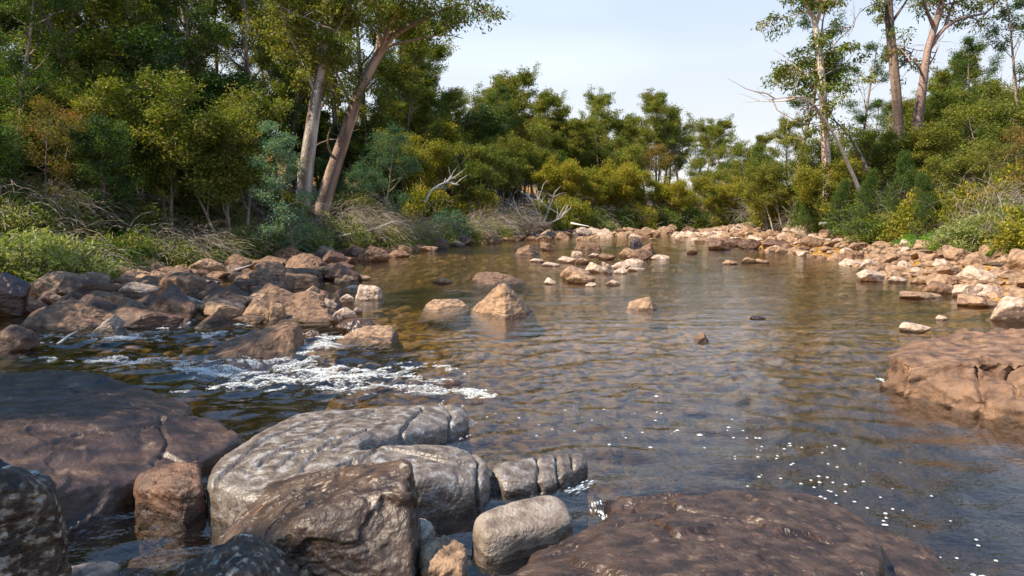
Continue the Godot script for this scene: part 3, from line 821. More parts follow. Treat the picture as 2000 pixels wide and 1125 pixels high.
	hull_rock("domed_boulder", [Vector3(-5.324, 0.491, -17.3), Vector3(-5.069, 0.445, -17.4), Vector3(-5.662, 0.316, -17.2), Vector3(-4.657, 0.139, -17), Vector3(-5.62, 0, -16.575), Vector3(-4.846, 0, -16.071), Vector3(-4.592, 0, -16.839), Vector3(-5.6, -0.2, -16.2), Vector3(-4.6, -0.2, -16.2), Vector3(-4.6, -0.2, -18.0), Vector3(-5.8, -0.2, -18.0)], 5, 18.0, 0.03, 44, M.r1, "large smooth brown boulder behind the rough hollow-fronted one", 0.01, 0.014)
	anchors = [["the pool's pyramid boulder", -0.15, -10.2], ["the tilted slab by the rapids", -2.8, -7.5], ["the low orange boulder", -1.75, -8.3], ["the ridged left boulder", -6.0, -9.5], ["the foam-footed pyramid", -5.0, -9.8], ["the rough hollow-fronted boulder", -4.9, -14.0], ["the layered boulder", -3.2, -10.5], ["the long tapering boulder", -0.3, -15.2], ["the right-hand rock ledge", 4.6, -6.5], ["the midstream cobble bar", 2.6, -18.0], ["the right cobble bank", 8.2, -13.0], ["the white dead bush", 1.8, -40.0], ["the dark boulders upstream", 10.0, -30.0]]
	# x, z, width, height, depth, shape, colour, turn
	var rows := [
		[-7.482, -10.024, 0.66, 0.587, 0.495, 0, 5, 0.3], [-9.149, -13.373, 0.785, 0.35, 0.589, 3, 0, 0.2], [-9.411, -14.698, 0.468, 0.192, 0.351, 1, 3, 0.0], [-7.53, -12.115, 0.772, 0.33, 0.579, 0, 0, 0.5], [-8.418, -12.204, 0.281, 0.218, 0.211, 1, 1, 0.0], [-10.147, -14.053, 0.774, 0.18, 0.581, 5, 1, 0.0],
		[-9.135, -15.502, 0.943, 0.268, 0.707, 0, 1, 0.1], [-8.902, -16.856, 0.401, 0.24, 0.301, 0, 0, 0.3], [-8.194, -16.265, 0.518, 0.202, 0.389, 1, 1, 0.0], [-7.741, -14.954, 0.334, 0.179, 0.25, 0, 1, 0.9], [-6.76, -12.32, 0.59, 0.233, 0.442, 5, 4, 0.3], [-6.767, -13.189, 0.294, 0.197, 0.221, 0, 0, 0.2], [-6.739, -11.494, 0.316, 0.176, 0.237, 1, 0, 0.0],
		[-5.244, -8.803, 0.441, 0.186, 0.33, 3, 4, 0.0], [-5.628, -11.155, 0.372, 0.159, 0.279, 0, 1, 0.4], [-4.928, -10.485, 0.334, 0.213, 0.251, 0, 3, 0.2], [-5.616, -7.57, 0.455, 0.256, 0.341, 5, 0, 0.0], [-7.653, -11.303, 0.294, 0.148, 0.22, 0, 0, 0.0], [-6.022, -11.701, 0.535, 0.097, 0.401, 2, 0, 0.1],
		[-8.835, -21.086, 1.283, 0.533, 0.962, 5, 0, 0.2], [-8.183, -20.446, 0.622, 0.305, 0.466, 4, 0, 0.2], [-6.974, -21.105, 0.796, 0.469, 0.597, 0, 0, 0.1], [-4.794, -18.362, 0.599, 0.409, 0.449, 0, 0, 0.7], [-4.185, -20.548, 0.895, 0.452, 0.671, 1, 1, 0.0], [-4.229, -13.519, 0.735, 0.275, 0.551, 4, 1, 0.2], [-4.382, -12.043, 0.759, 0.209, 0.569, 3, 1, 0.0], [-3.352, -9.641, 0.236, 0.237, 0.177, 4, 2, 0.3], [-3.673, -9.705, 0.408, 0.265, 0.306, 0, 2, 0.0], [-4.284, -10.011, 0.623, 0.246, 0.468, 5, 2, 0.1], [-4.156, -9.761, 0.439, 0.227, 0.329, 0, 2, 0.4], [-3.657, -9.403, 0.396, 0.133, 0.297, 2, 1, 0.0], [-5.036, -11.913, 0.759, 0.215, 0.569, 3, 0, 0.1], [-5.698, -12.765, 0.62, 0.165, 0.465, 3, 0, 0.2], [-6.402, -13.841, 0.683, 0.191, 0.512, 2, 4, 0.2], [-6.072, -15.102, 0.448, 0.154, 0.336, 5, 1, 0.0], [-2.385, -9.665, 0.301, 0.181, 0.226, 1, 3, 0.0], [-3.17, -11.468, 0.247, 0.179, 0.186, 4, 0, 0.0], [-2.785, -11.459, 0.222, 0.146, 0.166, 1, 3, 0.0], [-2.497, -11.805, 0.471, 0.237, 0.353, 4, 3, 0.1], [-3.09, -13.203, 0.334, 0.085, 0.25, 5, 3, 0.0], [-3.582, -14.738, 0.307, 0.144, 0.23, 1, 2, 0.0], [-3.31, -15.06, 0.336, 0.112, 0.252, 5, 2, 0.0],
		[-2.04, -8.771, 0.452, 0.151, 0.339, 5, 5, 0.2], [-2.413, -9.322, 0.181, 0.125, 0.135, 0, 5, 0.0], [-2.471, -8.264, 0.191, 0.101, 0.143, 1, 5, 0.0], [-2.884, -10.753, 0.2, 0.145, 0.15, 0, 4, 0.0], [-2.364, -10.313, 0.146, 0.086, 0.11, 1, 4, 0.0],
		[-4.923, -25.784, 1.01, 0.442, 0.758, 4, 0, 0.1], [-3.694, -22.13, 0.673, 0.231, 0.505, 1, 1, 0.0], [-3.812, -24.427, 0.473, 0.245, 0.355, 0, 1, 0.0], [-3.076, -25.466, 0.568, 0.235, 0.426, 2, 2, 0.0], [-2.787, -26.723, 0.596, 0.367, 0.447, 4, 0, 0.0], [-1.476, -14.47, 0.387, 0.105, 0.29, 1, 2, 0.0],
		[0.509, -23.402, 0.9, 0.293, 0.675, 3, 1, 0.0], [1.376, -25.466, 0.568, 0.292, 0.426, 0, 1, 0.2], [2.919, -25.944, 1.035, 0.268, 0.776, 4, 1, 0.0], [5.341, -29.296, 0.697, 0.315, 0.523, 3, 5, 0.1], [0.789, -14.22, 0.233, 0.13, 0.175, 0, 3, 0.0], [1.422, -15.161, 0.605, 0.274, 0.454, 5, 2, 0.0], [1.473, -14.542, 0.58, 0.185, 0.435, 5, 2, 0.2], [2.083, -10.682, 0.581, 0.171, 0.436, 3, 2, 0.0], [1.604, -13.837, 0.196, 0.076, 0.147, 1, 3, 0.0], [2.097, -14.047, 0.272, 0.106, 0.204, 1, 3, 0.0],
		[2.045, -16.88, 0.464, 0.226, 0.348, 0, 3, 0.0], [2.333, -16.539, 0.247, 0.253, 0.185, 0, 3, 0.5], [1.592, -19.839, 0.501, 0.164, 0.376, 5, 3, 0.0], [2.011, -19.424, 0.347, 0.179, 0.261, 1, 2, 0.0], [2.137, -22.255, 0.398, 0.173, 0.298, 4, 3, 0.0], [2.659, -22.013, 0.361, 0.139, 0.271, 1, 3, 0.0], [2.898, -20.994, 0.499, 0.175, 0.375, 5, 1, 0.0], [3.755, -21.666, 0.611, 0.292, 0.458, 5, 2, 0.0], [3.919, -21.064, 0.687, 0.297, 0.515, 1, 1, 0.2], [4.854, -24.327, 0.579, 0.296, 0.434, 3, 1, 0.0], [3.471, -19.522, 0.608, 0.128, 0.456, 5, 3, 0.0], [2.877, -18.003, 0.455, 0.161, 0.341, 1, 3, 0.0], [3.146, -17.256, 0.385, 0.117, 0.289, 2, 3, 0.0], [2.647, -16.566, 0.321, 0.126, 0.241, 1, 3, 0.0], [4.559, -21.029, 0.593, 0.141, 0.445, 5, 3, 0.0], [1.071, -18.784, 0.447, 0.099, 0.335, 5, 3, 0.0], [0.741, -20.168, 0.391, 0.095, 0.293, 5, 3, 0.0], [6.261, -23.708, 0.354, 0.169, 0.265, 1, 1, 0.0],
		[7.864, -26.143, 0.737, 0.394, 0.553, 0, 0, 0.2], [9.132, -28.179, 0.753, 0.3, 0.565, 5, 0, 0.0], [9.304, -26.815, 0.815, 0.343, 0.612, 1, 0, 0.0], [10.321, -26.611, 1.139, 0.273, 0.854, 5, 0, 0.0], [9.611, -24.876, 0.555, 0.173, 0.416, 1, 1, 0.0], [9.801, -23.246, 0.484, 0.18, 0.363, 5, 2, 0.0], [6.861, -19.795, 0.383, 0.167, 0.287, 1, 2, 0.0], [7.24, -19.817, 0.442, 0.106, 0.332, 5, 2, 0.0], [6.158, -19.27, 0.402, 0.118, 0.301, 1, 2, 0.0],
		[7.84, -14.845, 0.592, 0.234, 0.444, 0, 3, 0.2], [8.253, -14.553, 0.346, 0.129, 0.26, 5, 3, 0.0], [8.814, -14.452, 0.598, 0.139, 0.448, 5, 2, 0.0], [9.224, -15.845, 0.354, 0.094, 0.265, 5, 2, 0.0], [7.325, -12.16, 0.714, 0.159, 0.535, 2, 2, 0.1], [8.184, -12.279, 0.481, 0.294, 0.361, 2, 3, 0.1], [7.565, -11.113, 0.564, 0.173, 0.423, 0, 2, 0.3], [7.205, -9.672, 0.664, 0.343, 0.498, 1, 3, 0.0], [6.15, -9.656, 0.158, 0.064, 0.119, 1, 3, 0.0], [5.198, -8.737, 0.361, 0.103, 0.271, 5, 3, 0.0], [2.281, -8.077, 0.198, 0.091, 0.149, 3, 1, 0.0], [3.544, -9.762, 0.203, 0.04, 0.153, 5, 5, 0.0], [9.678, -15.054, 0.601, 0.329, 0.451, 2, 2, 0.2], [8.545, -12.215, 0.496, 0.226, 0.372, 1, 3, 0.0], [10.079, -13.995, 0.619, 0.238, 0.465, 2, 2, 0.2], [9.236, -17.589, 0.522, 0.287, 0.391, 1, 3, 0.0], [10.177, -20.247, 0.601, 0.317, 0.451, 4, 1, 0.0], [10.368, -18.552, 0.686, 0.285, 0.515, 1, 2, 0.3], [10.73, -24.449, 0.904, 0.418, 0.678, 5, 1, 0.0], [12.234, -26.303, 1.164, 0.485, 0.873, 1, 0, 0.0],
		[11.552, -15.835, 0.873, 0.471, 0.654, 1, 1, 0.0], [10.615, -15.635, 0.578, 0.333, 0.434, 1, 2, 0.0], [11.53, -18.858, 0.971, 0.368, 0.728, 5, 2, 0.1], [11.386, -17.649, 0.524, 0.249, 0.393, 0, 1, 0.0]]
	rows.sort_custom(func(a, b): return a[1] > b[1])
	for r in rows:
		put_rock(r, maxf(0.0, minf(land(r[0], r[1]) * 0.7, 0.3)), "river_rock", anchor_label(r), "boulders and rocks lying in the river")
	# cobbles crowding the water's edge on both banks and on the far bar
	var rng := RandomNumberGenerator.new()
	rng.seed = 5
	var taken := []
	for r in rows:
		taken.append([r[0], r[1], r[2] * 0.5])
	var zones := [
		["left", 170, "left bank", "stones along the left bank"],
		["right", 160, "right cobble bank", "cobbles on the right bank"],
		["field", 75, "left rock field", "rocks of the left rock field"],
		["far", 110, "far stone bar", "cobbles on the far bar"]]
	for zn in zones:
		var made := 0
		var tries := 0
		while made < zn[1] and tries < 6000:
			tries += 1
			var d: float
			var x: float
			var w: float
			var col: int
			if zn[0] == "left":
				d = rng.randf_range(11.0, 42.0)
				var e := interp(EDGE_L, d)
				x = e + rng.randf_range(0.15, 1.0) * (interp(WATER_L, d) - e + 2.6)
				w = rng.randf_range(0.4, 1.15) * (0.8 + d * 0.008)
				col = [0, 0, 1, 1, 2][rng.randi() % 5] if d < 26 else [0, 1, 1, 2, 2, 3][rng.randi() % 6]
			elif zn[0] == "field":
				d = rng.randf_range(9.0, 21.0)
				x = lerpf(-d * 0.74, -d * 0.2 - 0.6, rng.randf())
				if x < interp(WATER_L, d) or (d < 10.5 and x > -3.6):
					continue
				w = rng.randf_range(0.28, 0.95)
				col = [0, 0, 0, 1, 1, 2][rng.randi() % 6]
			elif zn[0] == "right":
				d = 9.0 + 32.0 * pow(rng.randf(), 1.3)
				var e := interp(WATER_R, d)
				x = e + rng.randf_range(-0.25, 1.0) * (interp(EDGE_R, d) - e)
				w = rng.randf_range(0.3, 0.8)
				col = [1, 2, 2, 3, 3, 2][rng.randi() % 6]
			else:
				d = rng.randf_range(33.0, 58.0)
				x = lerpf(interp(WATER_L, d), interp(WATER_R, d), rng.randf())
				w = rng.randf_range(0.35, 1.0)
				col = [1, 1, 2, 2, 3][rng.randi() % 5]
			var ok := true
			for t in taken:
				if Vector2(x - t[0], -d - t[1]).length() < (w * 0.5 + t[2]) * 0.72:
					ok = false
					break
			if not ok:
				continue
			taken.append([x, -d, w * 0.5])
			made += 1
			var h := w * rng.randf_range(0.3, 0.55)
			var sh: int = [0, 1, 1, 2, 5, 5][rng.randi() % 6] if zn[0] != "field" else [0, 0, 3, 4, 2][rng.randi() % 5]
			put_rock([x, -d, w, h, w * rng.randf_range(0.7, 1.0), sh, col, rng.randf_range(-0.5, 0.5)], maxf(land(x, -d), -0.04), {"left": "river_stone", "field": "river_rock", "right": "cobble", "far": "cobble"}[zn[0]], zone_label(zn[2], x, d, w, col, sh), zn[3])
	for o: MeshInstance3D in own_wet:
		var A := o.mesh.surface_get_arrays(0)
		var c := PackedColorArray()
		for v: Vector3 in A[Mesh.ARRAY_VERTEX]:
			c.push_back(wet(o.transform * v))
		A[Mesh.ARRAY_COLOR] = c
		var m := ArrayMesh.new()
		m.add_surface_from_arrays(Mesh.PRIMITIVE_TRIANGLES, A)
		o.mesh = m
	# lesser stones between them and over the bed
	for under in 2:
		var mm := MultiMesh.new()
		mm.transform_format = MultiMesh.TRANSFORM_3D
		mm.mesh = kinds[1][0] if under else kinds[5][1]
		var T := []
		for q in 9000:
			var d := rng.randf_range(2.2, 60.0) if under == 0 else 2.5 + 22.0 * pow(rng.randf(), 1.5)
			var wl := interp(WATER_L, d)
			var wr := interp(WATER_R, d)
			var x: float
			if under:
				x = rng.randf_range(wl, wr)
			else:
				var side := rng.randi() % 3
				if side == 0:
					x = interp(EDGE_L, d) + rng.randf() * (wl - interp(EDGE_L, d) + 1.0)
				elif side == 1 or d < 34.0:
					x = wr - 0.8 + rng.randf() * (interp(EDGE_R, d) - wr + 0.8)
				else:
					x = rng.randf_range(wl, wr)
			var w := rng.randf_range(0.05, 0.2) if under == 0 else rng.randf_range(0.05, 0.2)
			var y := land(x, -d)
			if under and y + w * 0.3 > -0.06:
				continue
			T.append(Transform3D(Basis(Vector3.UP, rng.randf() * TAU) * Basis.from_scale(Vector3(w, w * 0.55, w * 0.8)), Vector3(x, y + w * 0.05, -d)))
			if T.size() > (2600 if under else 4200):
				break
		mm.instance_count = T.size()
		for q in T.size():
			mm.set_instance_transform(q, T[q])
		var o := MultiMeshInstance3D.new()
		o.name = "sunken_pebbles" if under else "shore_pebbles"
		o.multimesh = mm
		o.material_override = M.bed_stone if under else M.r2
		add_child(o)
		tag(o, "amber stones covering the river bed beneath the clear water" if under else "small tan stones filling the gaps between the larger shore rocks", "stones", "", "stuff")

# ---------------------------------------------------------------- plants
func bark_fn(pale: Color, dark: Color, amount: float, seed_: float) -> Callable:
	return func(p: Vector3, a: float) -> Color:
		var s := nz.get_noise_3d(cos(a) * 14.0 + seed_, p.y * 7.0, sin(a) * 14.0 + seed_) + 0.5 * nz2.get_noise_3d(cos(a) * 40.0, p.y * 18.0 + seed_, sin(a) * 40.0)
		return pale.lerp(dark, clampf(0.5 + s * 2.2 + amount, 0.0, 1.0))

func clump(ml: MB, rng: RandomNumberGenerator, c: Vector3, s: Dictionary, scale := 1.0) -> void:
	var cnt: int = s.leaves
	var rx: float = s.clump * scale
	var ry: float = rx * s.get("squash", 0.6)
	var la: float = s.leaf[0]
	var lw: float = s.leaf[1]
	var hang: float = s.get("hang", 0.5)
	var pal: Array = s.pal
	var shade: Color = pal[rng.randi() % pal.size()]
	for q in cnt:
		var d := Vector3(rng.randfn(), rng.randfn(), rng.randfn()).normalized() * pow(rng.randf(), 0.45)
		var p := c + Vector3(d.x * rx, d.y * ry, d.z * rx)
		var a := (Vector3(rng.randfn(), rng.randfn(), rng.randfn()).normalized() + Vector3(d.x, 0.0, d.z) * 0.6 + Vector3.DOWN * hang).normalized() * la * rng.randf_range(0.6, 1.25)
		var w := a.cross(Vector3(rng.randfn(), rng.randfn(), rng.randfn())).normalized() * lw * 0.5
		var col: Color = shade.lerp(pal[rng.randi() % pal.size()], 0.5 * rng.randf())
		var j := rng.randf_range(0.72, 1.3)
		ml.leaf(p, a, w, Color(col.r * j, col.g * j, col.b * j))

func spray(ml: MB, rng: RandomNumberGenerator, tw: Array, s: Dictionary, scale := 1.0) -> void:
	# leaves hung along a twig, thickest towards its end
	var rad: float = s.clump * 0.42 * scale
	var flat: float = s.get("squash", 0.6)
	var hang: float = s.get("hang", 0.5)
	var pal: Array = s.pal
	var shade: Color = pal[rng.randi() % pal.size()]
	var last := tw.size() - 1.001
	for q in int(s.leaves * 0.5):
		var w := (1.0 - 0.75 * pow(rng.randf(), 1.3)) * last
		var a0: Vector3 = tw[int(w)]
		var a1: Vector3 = tw[int(w) + 1]
		var o := Vector3(rng.randfn(), rng.randfn() * flat, rng.randfn()) * rad
		if o.length() > rad * 1.9:
			o *= 0.6
		var p := a0.lerp(a1, w - int(w)) + o
		var la: float = s.leaf[0] * rng.randf_range(0.5, 1.35)
		var a := (Vector3(rng.randfn(), rng.randfn() * 0.7, rng.randfn()).normalized() + (a1 - a0).normalized() * 0.5 + Vector3.DOWN * hang).normalized() * la
		var sd: Vector3 = a.cross(Vector3(rng.randfn(), rng.randfn(), rng.randfn())).normalized() * s.leaf[1] * 0.5 * rng.randf_range(0.7, 1.3)
		var col: Color = shade.lerp(pal[rng.randi() % pal.size()], 0.75 * rng.randf())
		if rng.randf() < 0.035:
			col = Color(0.3, 0.17, 0.06)
		var j := rng.randf_range(0.65, 1.4)
		ml.leaf(p, a, sd, Color(col.r * j, col.g * j, col.b * j))

func limb(a: Vector3, dir: Vector3, length: float, rng: RandomNumberGenerator, lift: float, wob: float, steps := 5) -> Array:
	var pts := [a]
	var d := dir.normalized()
	for q in steps:
		d = (d + Vector3(rng.randfn() * wob, lift + rng.randfn() * wob * 0.6, rng.randfn() * wob)).normalized()
		pts.append(pts[-1] + d * length / steps)
	return pts

func taper(count: int, r0: float, r1: float) -> Array:
	var r := []
	for q in count:
		r.append(lerpf(r0, r1, pow(float(q) / (count - 1), 0.8)))
	return r

func grow(s: Dictionary) -> Array:
	# returns [wood, leaves] for the tree that s describes, standing at the origin
	var rng := RandomNumberGenerator.new()
	rng.seed = s.seed
	var mt := MB.new()
	var ml := MB.new()
	var bark: Callable = bark_fn(s.get("pale", Color(0.42, 0.34, 0.28)), s.get("dark", Color(0.12, 0.085, 0.065)), s.get("rough", 0.0), s.seed * 3.7)
	var stems: Array = s.get("stems", [])
	if stems.is_empty():
		for q in s.get("count", 1):
			var h: float = s.h * (1.0 if q == 0 else rng.randf_range(0.75, 1.0))
			var lean := Vector3(rng.randfn() * s.get("lean", 0.08), 1.0, rng.randfn() * s.get("lean", 0.08))
			stems.append(limb(Vector3(rng.randfn() * 0.1 * q, -0.3, rng.randfn() * 0.1 * q), lean, h + 0.3, rng, 0.05, s.get("bend", 0.07), 9))
	for st: Array in stems:
		var m: int = st.size()
		var rad := taper(m, s.r, s.r * s.get("tip", 0.15))
		mt.tube(st, rad, 9 if s.r > 0.12 else 6, bark)
		var nb: int = s.branches
		for k in nb:
			var u := (k + rng.randf()) / nb
			var t := lerpf(s.get("from", 0.4), 1.0, u)
			var at := t * (m - 1.001)
			var a: Vector3 = st[int(at)].lerp(st[int(at) + 1], at - int(at))
			var ang := k * 2.4 + rng.randf() * 1.2
			var prof: float = sin(PI * (0.22 + 0.66 * u)) if not s.get("cone", false) else 1.05 - u
			var len_: float = s.spread * prof * rng.randf_range(0.65, 1.15)
			var out := Vector3(cos(ang), s.get("rise", 0.6) * rng.randf_range(0.5, 1.3), sin(ang))
			var br := limb(a, out, len_, rng, s.get("lift", 0.12), 0.16)
			var r0: float = clampf(lerpf(rad[0], rad[-1], t) * 0.5, 0.012, 0.2)
			mt.tube(br, taper(br.size(), r0, 0.008), 5, bark)
			var bare: bool = rng.randf() < s.get("dead", 0.0)
			for q in int(s.get("twigs", 4) * 1.7):
				var w := rng.randf_range(0.45, 1.0) * (br.size() - 1.001)
				var b: Vector3 = br[int(w)].lerp(br[int(w) + 1], w - int(w))
				var dir := Vector3(rng.randfn(), rng.randfn() * 0.5 + 0.5, rng.randfn()) + out * 0.6
				var tw := limb(b, dir, len_ * rng.randf_range(0.22, 0.6), rng, 0.05, 0.25, 4)
				mt.tube(tw, taper(tw.size(), maxf(r0 * 0.35, 0.008), 0.004), 3, bark)
				if not bare:
					spray(ml, rng, tw, s, rng.randf_range(0.6, 1.25))
			if not bare:
				spray(ml, rng, br.slice(2), s, rng.randf_range(0.8, 1.2))
	return [mt.mesh(), ml.mesh()]

var tree_kinds := {}
func plant(kind: String, x: float, z: float, top: float, called: String, label: String, category: String, group := "", sway := 1.0) -> void:
	var k: Array = tree_kinds[kind]
	var y := land(x, z) - 0.05
	var t := thing(called, Vector3(x, y, z), label, category, group)
	var rnd := fposmod(absf(x * 12.9898 + z * 78.233) * 3.7, TAU)
	var sc: float = (top - y) / k[2]
	t.basis = Basis(Vector3.UP, rnd) * Basis.from_scale(Vector3(sc * sway, sc, sc * sway))
	part("trunk", k[0], M.bark, t)
	part("crown", k[1], M.leaf if k.size() < 4 else k[3], t)

func kind(called: String, s: Dictionary) -> void:
	var g := grow(s)
	var b: AABB = g[1].get_aabb().merge(g[0].get_aabb())
	tree_kinds[called] = [g[0], g[1], b.end.y]

const OLIVE := [Color(0.16, 0.19, 0.03), Color(0.21, 0.215, 0.032), Color(0.11, 0.15, 0.028), Color(0.26, 0.22, 0.04)]
const DEEP := [Color(0.075, 0.125, 0.028), Color(0.1, 0.155, 0.03), Color(0.06, 0.1, 0.025)]
const GOLD := [Color(0.27, 0.25, 0.024), Color(0.35, 0.29, 0.03), Color(0.18, 0.2, 0.026), Color(0.39, 0.28, 0.035)]
const TEAL := [Color(0.08, 0.16, 0.095), Color(0.11, 0.2, 0.125), Color(0.07, 0.13, 0.07)]
const SILVER := [Color(0.17, 0.27, 0.19), Color(0.22, 0.31, 0.23), Color(0.12, 0.2, 0.12)]
const BRONZE := [Color(0.24, 0.14, 0.035), Color(0.19, 0.17, 0.04), Color(0.3, 0.13, 0.03), Color(0.15, 0.16, 0.04), Color(0.12, 0.14, 0.03)]
const SAGE := [Color(0.255, 0.285, 0.090), Color(0.330, 0.330, 0.120), Color(0.180, 0.225, 0.068), Color(0.390, 0.360, 0.150)]
const LIME := [Color(0.130, 0.260, 0.026), Color(0.182, 0.325, 0.039)]

func make_tree_kinds() -> void:
	var pinkish := Color(0.5, 0.36, 0.28)
	kind("gum_a", {"seed": 1, "h": 16.0, "r": 0.26, "from": 0.42, "branches": 15, "spread": 3.6, "rise": 0.75, "clump": 0.66, "leaves": 270, "leaf": [0.17, 0.06], "pal": OLIVE, "pale": pinkish, "rough": 0.15, "twigs": 5})
	kind("gum_b", {"seed": 2, "h": 16.0, "r": 0.24, "from": 0.35, "branches": 17, "spread": 3.4, "rise": 0.9, "clump": 0.7, "leaves": 270, "leaf": [0.17, 0.06], "pal": DEEP + DEEP + OLIVE.slice(2, 3), "pale": pinkish, "rough": 0.3, "twigs": 5})
	kind("gum_c", {"seed": 3, "h": 13.0, "r": 0.2, "from": 0.38, "branches": 14, "spread": 3.8, "rise": 0.8, "clump": 0.72, "squash": 0.5, "leaves": 290, "leaf": [0.19, 0.075], "pal": OLIVE, "rough": 0.3, "twigs": 5})
	kind("gum_d", {"seed": 4, "h": 13.0, "r": 0.2, "from": 0.45, "branches": 12, "spread": 3.4, "rise": 1.0, "clump": 0.7, "squash": 0.55, "leaves": 290, "leaf": [0.19, 0.075], "pal": OLIVE + [Color(0.14, 0.14, 0.03)], "rough": 0.2, "twigs": 5, "lean": 0.14})
	kind("gum_sparse", {"seed": 5, "h": 16.0, "r": 0.24, "from": 0.4, "branches": 16, "spread": 2.8, "rise": 0.6, "clump": 0.6, "leaves": 200, "leaf": [0.18, 0.06], "pal": DEEP, "pale": pinkish, "rough": 0.05, "twigs": 4, "dead": 0.35})
	kind("bushy_a", {"seed": 6, "h": 6.0, "r": 0.09, "count": 3, "lean": 0.22, "from": 0.3, "branches": 9, "spread": 1.9, "rise": 0.8, "clump": 0.6, "leaves": 230, "leaf": [0.14, 0.05], "pal": OLIVE + DEEP, "twigs": 4})
	kind("bushy_b", {"seed": 7, "h": 6.0, "r": 0.08, "count": 3, "lean": 0.25, "from": 0.35, "branches": 9, "spread": 2.0, "rise": 0.9, "clump": 0.62, "leaves": 230, "leaf": [0.14, 0.05], "pal": OLIVE + [Color(0.17, 0.16, 0.03)], "twigs": 4})
	kind("deep_bush", {"seed": 8, "h": 5.5, "r": 0.08, "count": 2, "from": 0.1, "branches": 15, "spread": 1.7, "rise": 0.5, "clump": 0.55, "leaves": 220, "leaf": [0.12, 0.05], "pal": DEEP + [Color(0.04, 0.08, 0.05)], "twigs": 4})
	kind("gold_a", {"seed": 9, "h": 5.0, "r": 0.1, "count": 3, "lean": 0.2, "from": 0.3, "branches": 9, "spread": 2.0, "rise": 0.9, "clump": 0.7, "squash": 0.6, "leaves": 290, "leaf": [0.16, 0.06], "hang": 0.1, "pal": GOLD, "twigs": 4})
	kind("gold_b", {"seed": 10, "h": 5.0, "r": 0.1, "count": 3, "lean": 0.25, "from": 0.2, "branches": 10, "spread": 2.1, "rise": 0.7, "clump": 0.7, "squash": 0.55, "leaves": 290, "leaf": [0.16, 0.06], "hang": 0.1, "pal": GOLD + OLIVE, "twigs": 4})
	kind("wattle", {"seed": 11, "h": 4.5, "r": 0.07, "count": 1, "from": 0.15, "branches": 18, "spread": 1.5, "rise": 0.4, "clump": 0.45, "squash": 0.45, "leaves": 170, "leaf": [0.1, 0.03], "pal": TEAL, "twigs": 4})
	kind("silver_wattle", {"seed": 12, "h": 4.5, "r": 0.06, "count": 1, "from": 0.15, "branches": 16, "spread": 1.2, "rise": 0.4, "clump": 0.4, "squash": 0.45, "leaves": 170, "leaf": [0.09, 0.03], "pal": SILVER, "twigs": 4})
	kind("bronze", {"seed": 13, "h": 7.0, "r": 0.09, "count": 2, "from": 0.35, "branches": 9, "spread": 1.9, "rise": 0.9, "clump": 0.6, "leaves": 130, "leaf": [0.14, 0.045], "pal": BRONZE, "twigs": 4})
	kind("slender", {"seed": 14, "h": 8.0, "r": 0.07, "count": 1, "lean": 0.12, "from": 0.55, "branches": 10, "spread": 1.7, "rise": 0.9, "clump": 0.5, "leaves": 130, "leaf": [0.13, 0.04], "pal": OLIVE, "pale": Color(0.55, 0.45, 0.36), "rough": -0.4, "twigs": 4})
	kind("cypress", {"seed": 15, "h": 4.0, "r": 0.09, "from": 0.03, "branches": 34, "spread": 1.5, "rise": 0.9, "cone": true, "clump": 0.36, "squash": 0.9, "leaves": 190, "leaf": [0.07, 0.022], "hang": -0.5, "pal": DEEP + [Color(0.04, 0.09, 0.02)], "twigs": 3})

